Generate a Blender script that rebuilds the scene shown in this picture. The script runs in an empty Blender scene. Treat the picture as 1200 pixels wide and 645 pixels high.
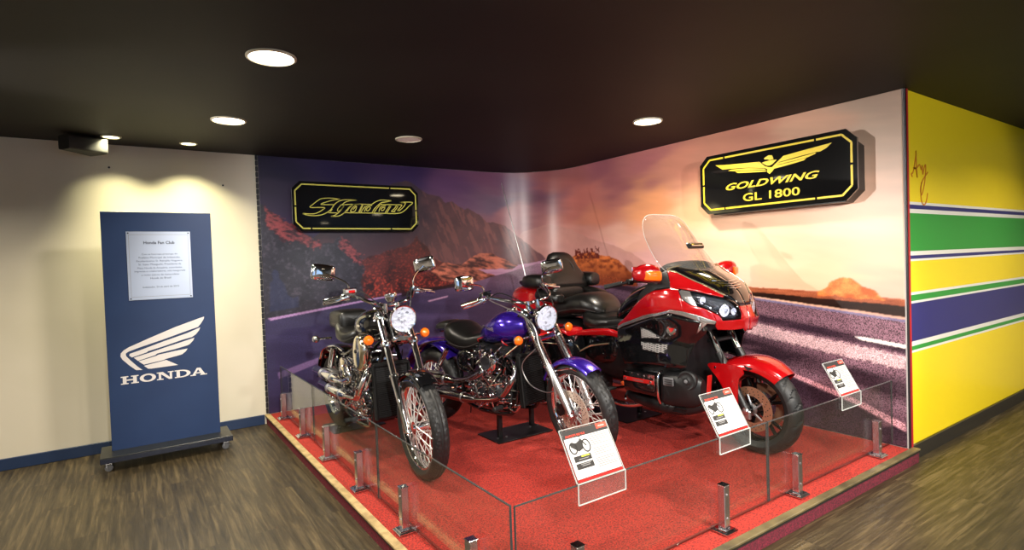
import bpy, bmesh, math, random
import numpy as np
from mathutils import Vector, Matrix, Euler
PI = math.pi
R_ = math.radians
rnd = random.Random(7)
COL = bpy.context.scene.collection

# ------------------------------------------------------------------ materials
MATS = {}
def mat(name, color=(.5, .5, .5), rough=.5, metal=0., coat=0., emis=None, estr=0., spec=.5, sheen=0.):
    if name in MATS: return MATS[name]
    m = bpy.data.materials.new(name); m.use_nodes = True
    b = m.node_tree.nodes['Principled BSDF']
    b.inputs['Base Color'].default_value = (*color, 1)
    b.inputs['Roughness'].default_value = rough
    b.inputs['Metallic'].default_value = metal
    b.inputs['Coat Weight'].default_value = coat
    b.inputs['Coat Roughness'].default_value = .04
    b.inputs['Specular IOR Level'].default_value = spec
    if emis:
        b.inputs['Emission Color'].default_value = (*emis, 1)
        b.inputs['Emission Strength'].default_value = estr
    MATS[name] = m
    return m
def nodes(m): return m.node_tree.nodes, m.node_tree.links, m.node_tree.nodes['Principled BSDF']
def add_noise(m, scale, c1, c2, detail=4, pos=(.35, .65), stretch=None, coord='Object', bump=0., bscale=None, bdist=.002):
    n, l, b = nodes(m)
    tc = n.new('ShaderNodeTexCoord'); mp = n.new('ShaderNodeMapping')
    l.new(tc.outputs[coord], mp.inputs['Vector'])
    if stretch: mp.inputs['Scale'].default_value = stretch
    t = n.new('ShaderNodeTexNoise'); t.inputs['Scale'].default_value = scale; t.inputs['Detail'].default_value = detail
    l.new(mp.outputs[0], t.inputs['Vector'])
    if c1 is not None:
        r = n.new('ShaderNodeValToRGB')
        r.color_ramp.elements[0].position = pos[0]; r.color_ramp.elements[0].color = (*c1, 1)
        r.color_ramp.elements[1].position = pos[1]; r.color_ramp.elements[1].color = (*c2, 1)
        l.new(t.outputs['Fac'], r.inputs[0]); l.new(r.outputs[0], b.inputs['Base Color'])
    if bump:
        src = t
        if bscale:
            src = n.new('ShaderNodeTexNoise'); src.inputs['Scale'].default_value = bscale; l.new(mp.outputs[0], src.inputs['Vector'])
        bp = n.new('ShaderNodeBump'); bp.inputs['Strength'].default_value = bump; bp.inputs['Distance'].default_value = bdist
        l.new(src.outputs['Fac'], bp.inputs['Height']); l.new(bp.outputs[0], b.inputs['Normal'])
    return m
def glass_mat(name, tint=(1, 1, 1), base=.04, ior=1.5, rough=.0, veil=0.):
    # clear sheet: fresnel mix of a straight-through and a mirror component
    m = bpy.data.materials.new(name); m.use_nodes = True
    n, l = m.node_tree.nodes, m.node_tree.links
    n.remove(n['Principled BSDF'])
    out = n['Material Output']
    tr = n.new('ShaderNodeBsdfTransparent'); tr.inputs[0].default_value = (*tint, 1)
    gl = n.new('ShaderNodeBsdfGlossy'); gl.inputs['Roughness'].default_value = rough
    fr = n.new('ShaderNodeFresnel')
    ge = n.new('ShaderNodeNewGeometry'); mi = n.new('ShaderNodeMix'); mi.inputs[2].default_value = ior; mi.inputs[3].default_value = 1 / ior
    l.new(ge.outputs['Backfacing'], mi.inputs[0]); l.new(mi.outputs[0], fr.inputs[0])     # same reflectance from inside and outside of the sheet
    mx = n.new('ShaderNodeMixShader')
    l.new(fr.outputs[0], mx.inputs[0]); l.new(tr.outputs[0], mx.inputs[1]); l.new(gl.outputs[0], mx.inputs[2])
    last = mx
    if veil:
        df = n.new('ShaderNodeBsdfDiffuse'); df.inputs[0].default_value = (.9, .92, .9, 1)
        m2 = n.new('ShaderNodeMixShader'); m2.inputs[0].default_value = veil
        l.new(mx.outputs[0], m2.inputs[1]); l.new(df.outputs[0], m2.inputs[2]); last = m2
    l.new(last.outputs[0], out.inputs['Surface'])
    MATS[name] = m
    return m

chrome = mat('chrome', (.82, .82, .84), .07, 1)
chrome_w = mat('warm_chrome', (.85, .78, .62), .12, 1)
steel = mat('brushed_steel', (.55, .55, .56), .3, 1)
alu = mat('cast_aluminium', (.42, .42, .43), .35, 1)
darkmetal = mat('dark_metal', (.035, .035, .04), .35, .6)
blackpaint = mat('black_paint', (.003, .003, .0035), .10, 0, 1, spec=.35)
blacksatin = mat('black_satin', (.006, .006, .0065), .36, spec=.4)
spokem = mat('spoke_steel', (.68, .66, .64), .28, .6)
blackplast = mat('black_plastic', (.006, .006, .0065), .5, spec=.35)
purple = mat('purple_metal_paint', (.036, .011, .30), .22, .55, 1)
red = mat('red_paint', (.38, .003, .005), .17, .2, 1)
chrome_d = mat('chrome_dark_reflection', (.42, .42, .44), .12, 1)  # chrome darkened in its colour to imitate dark surroundings mirrored in it
redlens = mat('red_lens', (.5, .01, .01), .1, 0, 1)
gold = mat('champagne_metal', (.50, .42, .28), .25, .8, .5)
silver = mat('silver_paint', (.42, .40, .38), .25, .8, .5)
leather = add_noise(mat('black_leather', (.005, .0047, .0045), .34, 0, .08, spec=.42), 220, None, None, bump=.35, bdist=.002)
piping = mat('seat_piping', (.03, .028, .026), .4)
rubber = add_noise(mat('tyre_rubber', (.0085, .0085, .009), .5, spec=.45), 60, None, None, bump=.12)
amber = mat('amber_lens', (.82, .14, .006), .12, 0, .8)
lensm = mat('headlight_lens', (.80, .86, .95), .3, .0, .8)
n_, l_, b_ = nodes(lensm)
v_ = n_.new('ShaderNodeTexVoronoi'); v_.inputs['Scale'].default_value = 55
t_ = n_.new('ShaderNodeTexCoord'); l_.new(t_.outputs['Object'], v_.inputs['Vector'])
bp_ = n_.new('ShaderNodeBump'); bp_.inputs['Strength'].default_value = .35; bp_.inputs['Distance'].default_value = .02
rr_ = n_.new('ShaderNodeValToRGB'); rr_.color_ramp.elements[0].color = (.10, .12, .16, 1); rr_.color_ramp.elements[1].color = (.72, .76, .84, 1); rr_.color_ramp.elements[1].position = .38  # bright and dark facet reflections put into the base colour
l_.new(v_.outputs['Color'], rr_.inputs[0]); l_.new(rr_.outputs[0], b_.inputs['Base Color'])
l_.new(v_.outputs['Distance'], bp_.inputs['Height']); l_.new(bp_.outputs[0], b_.inputs['Normal'])
white = mat('white_print', (.85, .83, .80), .5)
redstripe = mat('red_stripe', (.45, .012, .01), .3, 0, .5)
copper = mat('brake_disc_steel', (.52, .42, .34), .35, .5)
mirrorm = mat('mirror_glass', (.9, .9, .9), .02, 1)
greym = mat('grey_plastic', (.12, .12, .125), .4)
clear = glass_mat('clear_glass', (.95, .985, .97), ior=1.5)
radm = mat('radiator_black', (.003, .003, .003), .6, spec=.2)
acrylic = glass_mat('clear_acrylic', (.97, .98, .98), ior=1.49, veil=.02)
edgegl = glass_mat('acrylic_edge', (.75, .8, .78), ior=1.6, veil=.38)
screen = glass_mat('windscreen_glass', (.88, .85, .82), ior=1.5, veil=.035)
clear_lens = glass_mat('clear_lens', (.95, .96, 1), ior=1.45)

# ------------------------------------------------------------------ objects
def tag(o, label=None, cat=None, group=None, kind=None):
    if label: o['label'] = label
    if cat: o['category'] = cat
    if group: o['group'] = group
    if kind: o['kind'] = kind
    return o
def thing(name, label, cat, loc=(0, 0, 0), rotz=0, group=None):
    o = bpy.data.objects.new(name, None); COL.objects.link(o)
    o.empty_display_size = .1
    o.location = loc; o.rotation_euler = (0, 0, rotz)
    return tag(o, label, cat, group)

def smooth_path(P, sub=6, closed=False):
    P = [Vector(p) for p in P]
    if len(P) < 3 or sub <= 1: return P
    out = []; n = len(P)
    rng = range(n if closed else n - 1)
    for i in rng:
        if closed: p0, p1, p2, p3 = P[(i - 1) % n], P[i], P[(i + 1) % n], P[(i + 2) % n]
        else:
            p1, p2 = P[i], P[i + 1]
            p0 = P[i - 1] if i else p1 * 2 - p2
            p3 = P[i + 2] if i + 2 < n else p2 * 2 - p1
        for k in range(sub):
            t = k / sub
            out.append(.5 * ((2 * p1) + (p2 - p0) * t + (2 * p0 - 5 * p1 + 4 * p2 - p3) * t * t + (3 * p1 - p0 - 3 * p2 + p3) * t ** 3))
    if not closed: out.append(P[-1])
    return out

class G:
    """collects shapes into one mesh"""
    def __init__(s, M=None): s.v = []; s.f = []; s.M = M
    def add(s, V, F, M=None):
        o = len(s.v)
        for p in V:
            p = Vector(p)
            if M is not None: p = M @ p
            s.v.append(p)
        s.f += [tuple(i + o for i in f) for f in F]
        return s
    def box(s, c, d, rot=None, bev=0.):
        hx, hy, hz = d[0] / 2, d[1] / 2, d[2] / 2
        if bev <= 0:
            V = [(x, y, z) for x in (-hx, hx) for y in (-hy, hy) for z in (-hz, hz)]
            F = [(0, 1, 3, 2), (4, 6, 7, 5), (0, 4, 5, 1), (2, 3, 7, 6), (0, 2, 6, 4), (1, 5, 7, 3)]
        else:
            bm = bmesh.new(); bmesh.ops.create_cube(bm, size=1)
            for v in bm.verts: v.co = Vector((v.co.x * d[0], v.co.y * d[1], v.co.z * d[2]))
            bmesh.ops.bevel(bm, geom=bm.edges[:], offset=min(bev, min(d) * .45), segments=1, affect='EDGES')
            bm.verts.index_update()
            V = [v.co.copy() for v in bm.verts]; F = [tuple(v.index for v in f.verts) for f in bm.faces]; bm.free()
        M = Matrix.Translation(c)
        if rot is not None: M = M @ (rot if isinstance(rot, Matrix) else Euler(rot).to_matrix().to_4x4())
        return s.add(V, F, M)
    def tube(s, P, r, n=8, sub=5, caps=True, closed=False, flat=1.):
        k0 = len(P)
        Q = smooth_path(P, sub, closed)
        m = len(Q)
        if isinstance(r, (list, tuple)):
            rr = []
            for i in range(m):
                t = i / (m - 1) * (k0 - 1); a = min(int(t), k0 - 2); u = t - a
                rr.append(r[a] * (1 - u) + r[a + 1] * u)
        else: rr = [r] * m
        T = []
        for i in range(m):
            if closed: d = Q[(i + 1) % m] - Q[i - 1]
            else: d = Q[min(i + 1, m - 1)] - Q[max(i - 1, 0)]
            T.append(d.normalized() if d.length > 1e-9 else Vector((0, 0, 1)))
        up = Vector((0, 0, 1)) if abs(T[0].z) < .9 else Vector((1, 0, 0))
        N = (up - T[0] * up.dot(T[0])).normalized()
        V = []; F = []
        for i in range(m):
            N = (N - T[i] * N.dot(T[i]))
            N = N.normalized() if N.length > 1e-9 else T[i].orthogonal().normalized()
            B = T[i].cross(N)
            for j in range(n):
                a = 2 * PI * j / n
                V.append(Q[i] + N * (math.cos(a) * rr[i] * flat) + B * (math.sin(a) * rr[i]))
        for i in range(m if closed else m - 1):
            for j in range(n):
                a, b = i * n + j, i * n + (j + 1) % n
                c, d = ((i + 1) % m) * n + (j + 1) % n, ((i + 1) % m) * n + j
                F.append((a, d, c, b))
        if caps and not closed:
            F.append(tuple(range(n))); F.append(tuple(range((m - 1) * n, m * n))[::-1])
        return s.add(V, F)
    def lathe(s, prof, c=(0, 0, 0), axis=(0, 0, 1), n=32, closed=False, M=None, a0=0, a1=2 * PI):
        """prof: list of (radius, height along axis)"""
        ax = Vector(axis).normalized()
        q = Vector((0, 0, 1)).rotation_difference(ax).to_matrix().to_4x4()
        T = Matrix.Translation(c) @ q
        full = abs(a1 - a0 - 2 * PI) < 1e-6
        V = []; F = []; cols = n if full else n + 1
        for i in range(cols):
            a = a0 + (a1 - a0) * i / n
            for (r, h) in prof: V.append((r * math.cos(a), r * math.sin(a), h))
        k = len(prof)
        for i in range(n):
            i2 = (i + 1) % cols
            for j in range(k if closed else k - 1):
                j2 = (j + 1) % k
                F.append((i * k + j, i2 * k + j, i2 * k + j2, i * k + j2))
        if not closed and full:
            if prof[0][0] > 1e-5: F.append(tuple(i * k for i in range(n))[::-1])
            if prof[-1][0] > 1e-5: F.append(tuple(i * k + k - 1 for i in range(n)))
        return s.add(V, F, T if M is None else M @ T)
    def cyl(s, p0, p1, r, n=16):
        p0, p1 = Vector(p0), Vector(p1); L = (p1 - p0).length
        return s.lathe([(r, 0), (r, L)], p0, p1 - p0, n)
    def ball(s, c, r, n=12, sc=(1, 1, 1)):
        pr = [(math.sin(PI * i / 8), -math.cos(PI * i / 8)) for i in range(9)]
        pr[0] = (0, -1); pr[-1] = (0, 1)
        M = Matrix.Translation(c) @ Matrix.Diagonal((r * sc[0], r * sc[1], r * sc[2], 1))
        return s.lathe(pr, (0, 0, 0), (0, 0, 1), n, M=M)
    def loft(s, secs, n=24, sub=3, caps=True, axis='x'):
        """secs: (pos, y, z, half_y, half_z[, exponent]) rounded sections across the axis"""
        S = [tuple(q) + ((2.4,) if len(q) < 6 else ()) for q in secs]
        S2 = [list(map(float, q)) for q in S]
        if sub > 1:
            A = np.array(S2); out = []
            for i in range(len(A) - 1):
                p1, p2 = A[i], A[i + 1]
                p0 = A[i - 1] if i else 2 * p1 - p2
                p3 = A[i + 2] if i + 2 < len(A) else 2 * p2 - p1
                for k in range(sub):
                    t = k / sub
                    out.append(.5 * (2 * p1 + (p2 - p0) * t + (2 * p0 - 5 * p1 + 4 * p2 - p3) * t * t + (3 * p1 - p0 - 3 * p2 + p3) * t ** 3))
            out.append(A[-1]); S2 = out
        V = []; F = []
        for q in S2:
            x, y, z, hy, hz, e = q
            hy = max(hy, .001); hz = max(hz, .001)
            for j in range(n):
                a = 2 * PI * j / n; ca, sa = math.cos(a), math.sin(a)
                yy = y + hy * math.copysign(abs(ca) ** (2 / e), ca); zz = z + hz * math.copysign(abs(sa) ** (2 / e), sa)
                if axis == 'x': V.append((x, yy, zz))
                elif axis == 'y': V.append((yy, x, zz))
                else: V.append((yy, zz, x))
        m = len(S2)
        for i in range(m - 1):
            for j in range(n):
                F.append((i * n + j, i * n + (j + 1) % n, (i + 1) * n + (j + 1) % n, (i + 1) * n + j))
        if caps: F.append(tuple(range(n))[::-1]); F.append(tuple(range((m - 1) * n, m * n)))
        return s.add(V, F)
    def fender(s, c, R, a0, a1, hw, drop=.03, th=.006, n=36, k=10, flare=None, side=0.):
        """curved mudguard round centre c (x, z); angles from +x upward, degrees"""
        V = []; F = []
        for lay in (0, 1):
            for i in range(n + 1):
                t = i / n; a = R_(a0 + (a1 - a0) * t)
                w = hw * (flare(t) if flare else 1)
                for j in range(k + 1):
                    u = -1 + 2 * j / k
                    r = R - drop * abs(u) ** 2.6 - lay * th - side * max(0, abs(u) - .8) * 5
                    V.append((c[0] + r * math.cos(a), w * math.sin(u * PI / 2) * (1 - lay * th / hw), c[1] + r * math.sin(a)))
        K = k + 1; L = (n + 1) * K
        for i in range(n):
            for j in range(k):
                a, b, c_, d = i * K + j, i * K + j + 1, (i + 1) * K + j + 1, (i + 1) * K + j
                F.append((a, b, c_, d)); F.append((L + a, L + d, L + c_, L + b))
            for j in (0, k):
                a, d = i * K + j, (i + 1) * K + j
                F.append((a, d, L + d, L + a) if j == 0 else (a, L + a, L + d, d))
        for i in (0, n):
            for j in range(k):
                a, b = i * K + j, i * K + j + 1
                F.append((a, L + a, L + b, b) if i == 0 else (a, b, L + b, L + a))
        return s.add(V, F)
    def prism(s, pts, h0, h1, M=None):
        """extruded outline in the xy plane from h0 to h1"""
        bm = bmesh.new()
        vs = [bm.verts.new((p[0], p[1], h0)) for p in pts]
        try: f = bm.faces.new(vs)
        except Exception: bm.free(); return s
        r = bmesh.ops.extrude_face_region(bm, geom=[f])
        for e in r['geom']:
            if isinstance(e, bmesh.types.BMVert): e.co.z = h1
        bmesh.ops.triangulate(bm, faces=[q for q in bm.faces if len(q.verts) > 4], ngon_method='EAR_CLIP')
        bmesh.ops.recalc_face_normals(bm, faces=bm.faces[:])
        bm.verts.index_update()
        V = [v.co.copy() for v in bm.verts]; F = [tuple(v.index for v in q.verts) for q in bm.faces]; bm.free()
        return s.add(V, F, M)
    def ribbon(s, pts, w, h0, h1, M=None, taper=False):
        """flat raised line along 2D points"""
        P = [Vector((p[0], p[1])) for p in pts]; n = len(P); Lf = []; Rt = []
        for i in range(n):
            d = (P[min(i + 1, n - 1)] - P[max(i - 1, 0)])
            if d.length < 1e-9: d = Vector((1, 0))
            d.normalize(); q = Vector((-d.y, d.x)) * w / 2
            if taper: q *= .35 + .65 * math.sin(PI * min(1, max(0, i / (n - 1))))
            Lf.append(P[i] + q); Rt.append(P[i] - q)
        V = []; F = []
        for i in range(n):
            V += [(*Lf[i], h0), (*Rt[i], h0), (*Lf[i], h1), (*Rt[i], h1)]
        for i in range(n - 1):
            a, b = 4 * i, 4 * i + 4
            F += [(a + 2, a + 3, b + 3, b + 2), (a, a + 2, b + 2, b), (a + 3, a + 1, b + 1, b + 3), (a + 1, a, b, b + 1)]
        F += [(0, 1, 3, 2), (4 * n - 4, 4 * n - 2, 4 * n - 1, 4 * n - 3)]
        return s.add(V, F, M)
    def build(s, name, material, parent=None, ang=35, fix=True, solid=0., bevel=0.):
        me = bpy.data.meshes.new(name)
        M = s.M
        me.from_pydata([tuple(M @ p) if M is not None else tuple(p) for p in s.v], [], s.f)
        if fix:
            bm = bmesh.new(); bm.from_mesh(me)
            bmesh.ops.recalc_face_normals(bm, faces=bm.faces[:]); bm.to_mesh(me); bm.free()
        me.shade_smooth(); me.set_sharp_from_angle(angle=R_(ang))
        me.materials.append(material)
        o = bpy.data.objects.new(name, me); COL.objects.link(o)
        if parent is not None: o.parent = parent
        if solid:
            md = o.modifiers.new('thickness', 'SOLIDIFY'); md.thickness = solid; md.offset = -1
        if bevel:
            md = o.modifiers.new('bevel', 'BEVEL'); md.width = bevel; md.segments = 2; md.limit_method = 'ANGLE'
        return o

def text_geo(body, size, ext=.001, align='CENTER', offset=0., shear=0., sx=1., spacing=1.):
    cu = bpy.data.curves.new('t', 'FONT'); cu.body = body; cu.size = size; cu.extrude = ext
    cu.align_x = align; cu.align_y = 'CENTER'; cu.offset = offset; cu.shear = shear; cu.space_character = spacing
    cu.resolution_u = 3
    o = bpy.data.objects.new('t', cu); COL.objects.link(o)
    dg = bpy.context.evaluated_depsgraph_get()
    me = bpy.data.meshes.new_from_object(o.evaluated_get(dg))
    V = [Vector((v.co.x * sx, v.co.y, v.co.z)) for v in me.vertices]; F = [tuple(p.vertices) for p in me.polygons]
    bpy.data.objects.remove(o); bpy.data.curves.remove(cu); bpy.data.meshes.remove(me)
    return V, F
def fit_text(g, body, M, w=None, h=None, **k):
    """text scaled to width w and height h, centred, placed by M"""
    V, F = text_geo(body, 1., **k)
    xs = [v.x for v in V]; ys = [v.y for v in V]; zs = [v.z for v in V]
    cx, cy = (min(xs) + max(xs)) / 2, (min(ys) + max(ys)) / 2
    kx = w / (max(xs) - min(xs)) if w else None; ky = h / (max(ys) - min(ys)) if h else None
    kx = kx or ky; ky = ky or kx
    V = [Vector(((v.x - cx) * kx, (v.y - cy) * ky, v.z)) for v in V]
    g.add(V, F, M)
# frames that map (right, up, out) of a vertical face to the world
def face_front(x0, y, z0):      # faces -y: right = +x
    return Matrix(((1, 0, 0, x0), (0, 0, -1, y), (0, 1, 0, z0), (0, 0, 0, 1)))
def face_left(x, y0, z0):       # faces -x: right = -y
    return Matrix(((0, 0, -1, x), (-1, 0, 0, y0), (0, 1, 0, z0), (0, 0, 0, 1)))
# outlines of the printed picture, the logo and the lettering, in metres on their surfaces
D_MUR = {"mount":[[-0.027,1.389],[1.207,2.329],[1.423,2.407],[1.556,2.439],[1.667,2.397],[1.801,2.309],[1.964,2.274],[2.058,2.201],[2.143,2.23],[2.221,2.172],[2.3,2.123],[2.355,2.145],[2.507,2.069],[2.606,1.995],[2.862,1.945],[3.011,1.811],[3.178,1.677],[3.368,1.521],[3.362,1.361],[1.166,1.331]],"slope":[[0.006,2.193],[0.097,2.089],[0.18,1.983],[0.324,1.9],[0.469,1.831],[0.619,1.744],[0.724,1.76],[0.779,1.813],[0.859,1.786],[0.963,1.659],[1.08,1.547],[1.128,1.333],[1.12,1.131],[-0.044,0.978]],"ridge1":[[0.099,2.131],[0.181,2.016],[0.325,1.934],[0.47,1.849],[0.628,1.752],[0.617,1.691],[0.465,1.728],[0.343,1.764],[0.222,1.781],[0.133,1.915],[0.08,1.948]],"ridge2":[[0.779,1.813],[0.859,1.786],[0.963,1.668],[1.08,1.547],[1.04,1.484],[0.931,1.56],[0.844,1.652],[0.766,1.707]],"foliage":[[1.034,1.575],[1.178,1.627],[1.376,1.679],[1.56,1.715],[1.668,1.829],[1.748,1.712],[1.84,1.594],[2.001,1.51],[2.132,1.406],[2.277,1.278],[2.275,1.217],[1.769,1.185],[1.091,1.142],[1.02,1.247]],"rock":[[1.833,1.417],[2.001,1.51],[2.227,1.473],[2.42,1.581],[2.542,1.609],[2.664,1.607],[2.847,1.517],[3.009,1.437],[2.932,1.408],[2.461,1.414],[2.642,1.344],[2.816,1.295],[2.454,1.248],[1.992,1.292]],"water":[[2.009,1.43],[2.462,1.445],[2.933,1.44],[3.367,1.5],[4.152,1.48],[4.141,1.233],[2.637,1.229],[2.927,1.269],[2.459,1.362]],"mound":[[3.536,1.484],[3.644,1.512],[3.86,1.557],[4.069,1.571],[4.155,1.539],[4.348,1.514],[4.506,1.463],[4.618,1.387],[4.702,1.313],[4.771,1.194],[3.468,1.178]],"boulder":[[6.651,1.173],[6.704,1.207],[6.756,1.255],[6.801,1.283],[6.857,1.295],[6.911,1.284],[6.952,1.251],[6.987,1.226],[7.044,1.214],[7.1,1.166],[7.143,1.131],[6.65,1.152]],"farridge":[[2.941,1.674],[3.077,1.863],[3.218,1.9],[3.438,1.953],[3.61,1.901],[4.018,1.743],[4.434,1.635],[4.687,1.551],[4.922,1.419],[4.915,1.241],[3.362,1.34]],"road":[[-0.044,0.995],[0.088,1.025],[1.092,1.151],[1.77,1.204],[2.275,1.237],[2.931,1.375],[3.257,1.461],[3.593,1.43],[4.675,1.239],[5.35,1.179],[6.094,1.113],[7.259,0.992],[7.265,0.007],[6.191,-0.737],[3.262,-1.686],[0.125,-0.558],[-0.092,-0.172]],"bandtop":[[5.352,1.246],[6.096,1.206],[6.69,1.18],[7.261,1.141],[7.26,1.093],[6.095,1.165],[5.35,1.196]],"banddark":[[5.35,1.196],[6.095,1.165],[7.26,1.093],[7.259,1.016],[6.118,1.125],[5.349,1.171]],"roadline":[[5.349,1.154],[6.126,1.114],[7.259,0.998],[7.258,0.98],[6.125,1.095],[5.348,1.137]],"light1":[[4.667,1.036],[5.637,0.977],[6.088,0.904],[6.416,0.842],[6.909,0.788],[7.255,0.74],[7.254,0.643],[6.815,0.699],[6.449,0.747],[6.086,0.799],[5.635,0.896],[4.665,0.98]],"white1":[[6.916,0.853],[6.998,0.851],[7.256,0.821],[7.256,0.797],[6.969,0.829]],"line2":[[6.26,0.531],[6.416,0.517],[6.901,0.386],[7.248,0.262],[7.247,0.208],[6.901,0.347],[6.415,0.482],[6.259,0.502]],"darkfront":[[6.064,0.58],[6.407,0.474],[6.901,0.334],[7.258,0.198],[7.265,0.007],[6.191,-0.737],[5.289,-0.713]],"edge1":[[0.065,1.023],[1.092,1.146],[1.77,1.209],[1.091,1.128],[0.087,1.0]],"line3":[[0.129,0.483],[0.258,0.516],[0.58,0.596],[0.586,0.542],[0.272,0.454],[0.142,0.422]],"dash1":[[1.776,1.082],[2.041,1.124],[2.029,1.105],[1.786,1.066]],"dash2":[[2.446,1.057],[2.656,1.101],[2.668,1.085],[2.47,1.04]],"guard":[[1.457,1.194],[1.664,1.22],[2.265,1.268],[2.275,1.227],[1.663,1.177],[1.455,1.146]],"figure":[[0.089,1.217],[0.095,1.366],[0.127,1.398],[0.114,1.457],[0.139,1.498],[0.178,1.48],[0.183,1.412],[0.228,1.351],[0.256,1.24],[0.303,1.203],[0.361,1.225],[0.357,1.113],[0.083,1.084]]}
D_SKY = [[0.17,2.53,30,24,58],[0.84,2.53,40,32,72],[1.61,2.51,52,38,80],[0.24,2.22,60,50,75],[1.21,2.3,70,55,80],[2.26,2.4,92,62,98],[2.97,2.49,110,72,98],[2.96,2.1,165,110,112],[2.68,2.21,110,90,110],[3.18,2.25,118,78,92],[2.95,1.83,180,120,118],[3.26,1.66,190,135,130],[3.51,2.44,165,100,92],[4.2,2.5,150,92,98],[4.46,2.29,158,98,98],[3.89,2.2,185,112,98],[4.96,2.41,178,112,110],[4.95,2.08,228,158,108],[4.18,2.02,200,128,100],[3.87,1.79,200,140,125],[4.69,1.7,220,170,150],[4.43,1.52,215,165,160],[5.39,2.32,205,140,115],[5.38,1.99,238,185,140],[5.86,2.4,200,140,115],[6.02,1.93,240,195,160],[6.25,1.76,242,198,165],[6.93,1.77,238,198,170],[7.22,2.34,205,178,155],[6.62,2.47,210,165,138],[7.22,2.55,190,165,145],[6.03,2.48,190,132,110],[7.2,1.45,228,188,160],[7.2,1.21,215,170,150],[6.24,1.47,238,192,158],[6.6,1.33,235,185,150],[5.91,1.25,235,190,165],[4.92,1.33,215,165,160],[1.58,1.79,60,50,95],[1.1,1.98,50,42,85],[1.28,1.7,62,50,95]]
D_WING = [[[-0.522,1.119],[-0.527,1.098],[-0.549,1.062],[-0.572,1.035],[-0.652,1.011],[-0.825,0.956],[-0.991,0.908],[-1.064,0.883],[-1.081,0.871],[-1.079,0.85],[-1.051,0.811],[-1.005,0.755],[-0.976,0.726],[-1.018,0.73],[-1.06,0.772],[-1.105,0.826],[-1.116,0.851],[-1.113,0.875],[-1.095,0.896],[-1.062,0.917],[-0.907,0.982],[-0.737,1.049],[-0.56,1.108]],[[-0.556,1.03],[-0.564,1.007],[-0.59,0.974],[-0.619,0.955],[-0.69,0.939],[-0.827,0.899],[-0.932,0.872],[-0.94,0.864],[-1.042,0.835],[-1.059,0.851],[-1.055,0.866],[-0.992,0.884],[-0.826,0.939],[-0.653,0.991]],[[-0.602,0.947],[-0.612,0.924],[-0.639,0.896],[-0.657,0.888],[-0.744,0.868],[-0.871,0.846],[-0.884,0.835],[-1.003,0.802],[-1.03,0.831],[-0.928,0.857],[-0.811,0.89],[-0.691,0.922]],[[-0.655,0.862],[-0.668,0.841],[-0.695,0.819],[-0.712,0.814],[-0.815,0.794],[-0.824,0.788],[-0.965,0.767],[-1.0,0.798],[-0.876,0.828],[-0.863,0.835],[-0.745,0.852]],[[-0.811,0.786],[-0.729,0.734],[-0.917,0.728],[-0.938,0.731],[-0.965,0.758],[-0.816,0.784]]]
D_HON = [[-1.123,0.626],[-0.517,0.626],[-0.537,0.684],[-1.12,0.694]]
D_PLAQ = [[-1.043,1.839],[-0.597,1.839],[-0.598,1.291],[-1.04,1.288]]
D_EAGLE = [[[2.781,2.284],[2.87,2.273],[3.177,2.248],[3.243,2.189],[3.095,2.215],[2.927,2.231],[2.851,2.235]],[[2.904,2.216],[2.939,2.223],[3.095,2.211],[3.238,2.185],[3.253,2.173],[3.18,2.182],[3.018,2.202],[2.961,2.205]],[[2.972,2.2],[3.029,2.197],[3.243,2.169],[3.265,2.162],[3.242,2.159],[3.094,2.173],[3.0,2.184]],[[3.182,2.249],[3.198,2.245],[3.244,2.203],[3.274,2.191],[3.304,2.186],[3.35,2.22],[3.396,2.256],[3.405,2.251],[3.355,2.209],[3.324,2.174],[3.309,2.155],[3.283,2.134],[3.263,2.152],[3.266,2.176],[3.233,2.194]],[[3.398,2.259],[3.548,2.274],[3.683,2.285],[3.771,2.293],[3.734,2.262],[3.686,2.242],[3.656,2.245],[3.5,2.232],[3.365,2.217]],[[3.365,2.213],[3.5,2.225],[3.657,2.241],[3.647,2.231],[3.592,2.216],[3.443,2.204],[3.345,2.197]],[[3.335,2.194],[3.443,2.2],[3.583,2.213],[3.565,2.198],[3.499,2.189],[3.404,2.178],[3.319,2.171]],[[3.218,2.235],[3.244,2.24],[3.275,2.242],[3.316,2.242],[3.346,2.239],[3.305,2.208],[3.285,2.202],[3.259,2.206]],[[3.237,2.267],[3.256,2.277],[3.276,2.285],[3.307,2.281],[3.318,2.249],[3.286,2.245],[3.267,2.255],[3.245,2.257]]]
D_GWTXT = [[2.872,2.046],[3.661,2.061],[3.69,2.108],[2.901,2.106],[3.038,1.937],[3.527,1.939],[3.519,2.004],[3.051,2.001]]
D_GWSIGN = [[2.616,2.302],[2.709,2.371],[3.863,2.374],[3.942,2.297],[3.941,1.935],[3.871,1.864],[2.702,1.855],[2.623,1.931]]
D_SHSIGN = [[0.316,2.289],[0.386,2.349],[0.302,2.414],[1.582,2.363],[1.651,2.299],[1.641,1.924],[1.572,1.867],[0.392,1.86],[0.307,1.909]]
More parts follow.
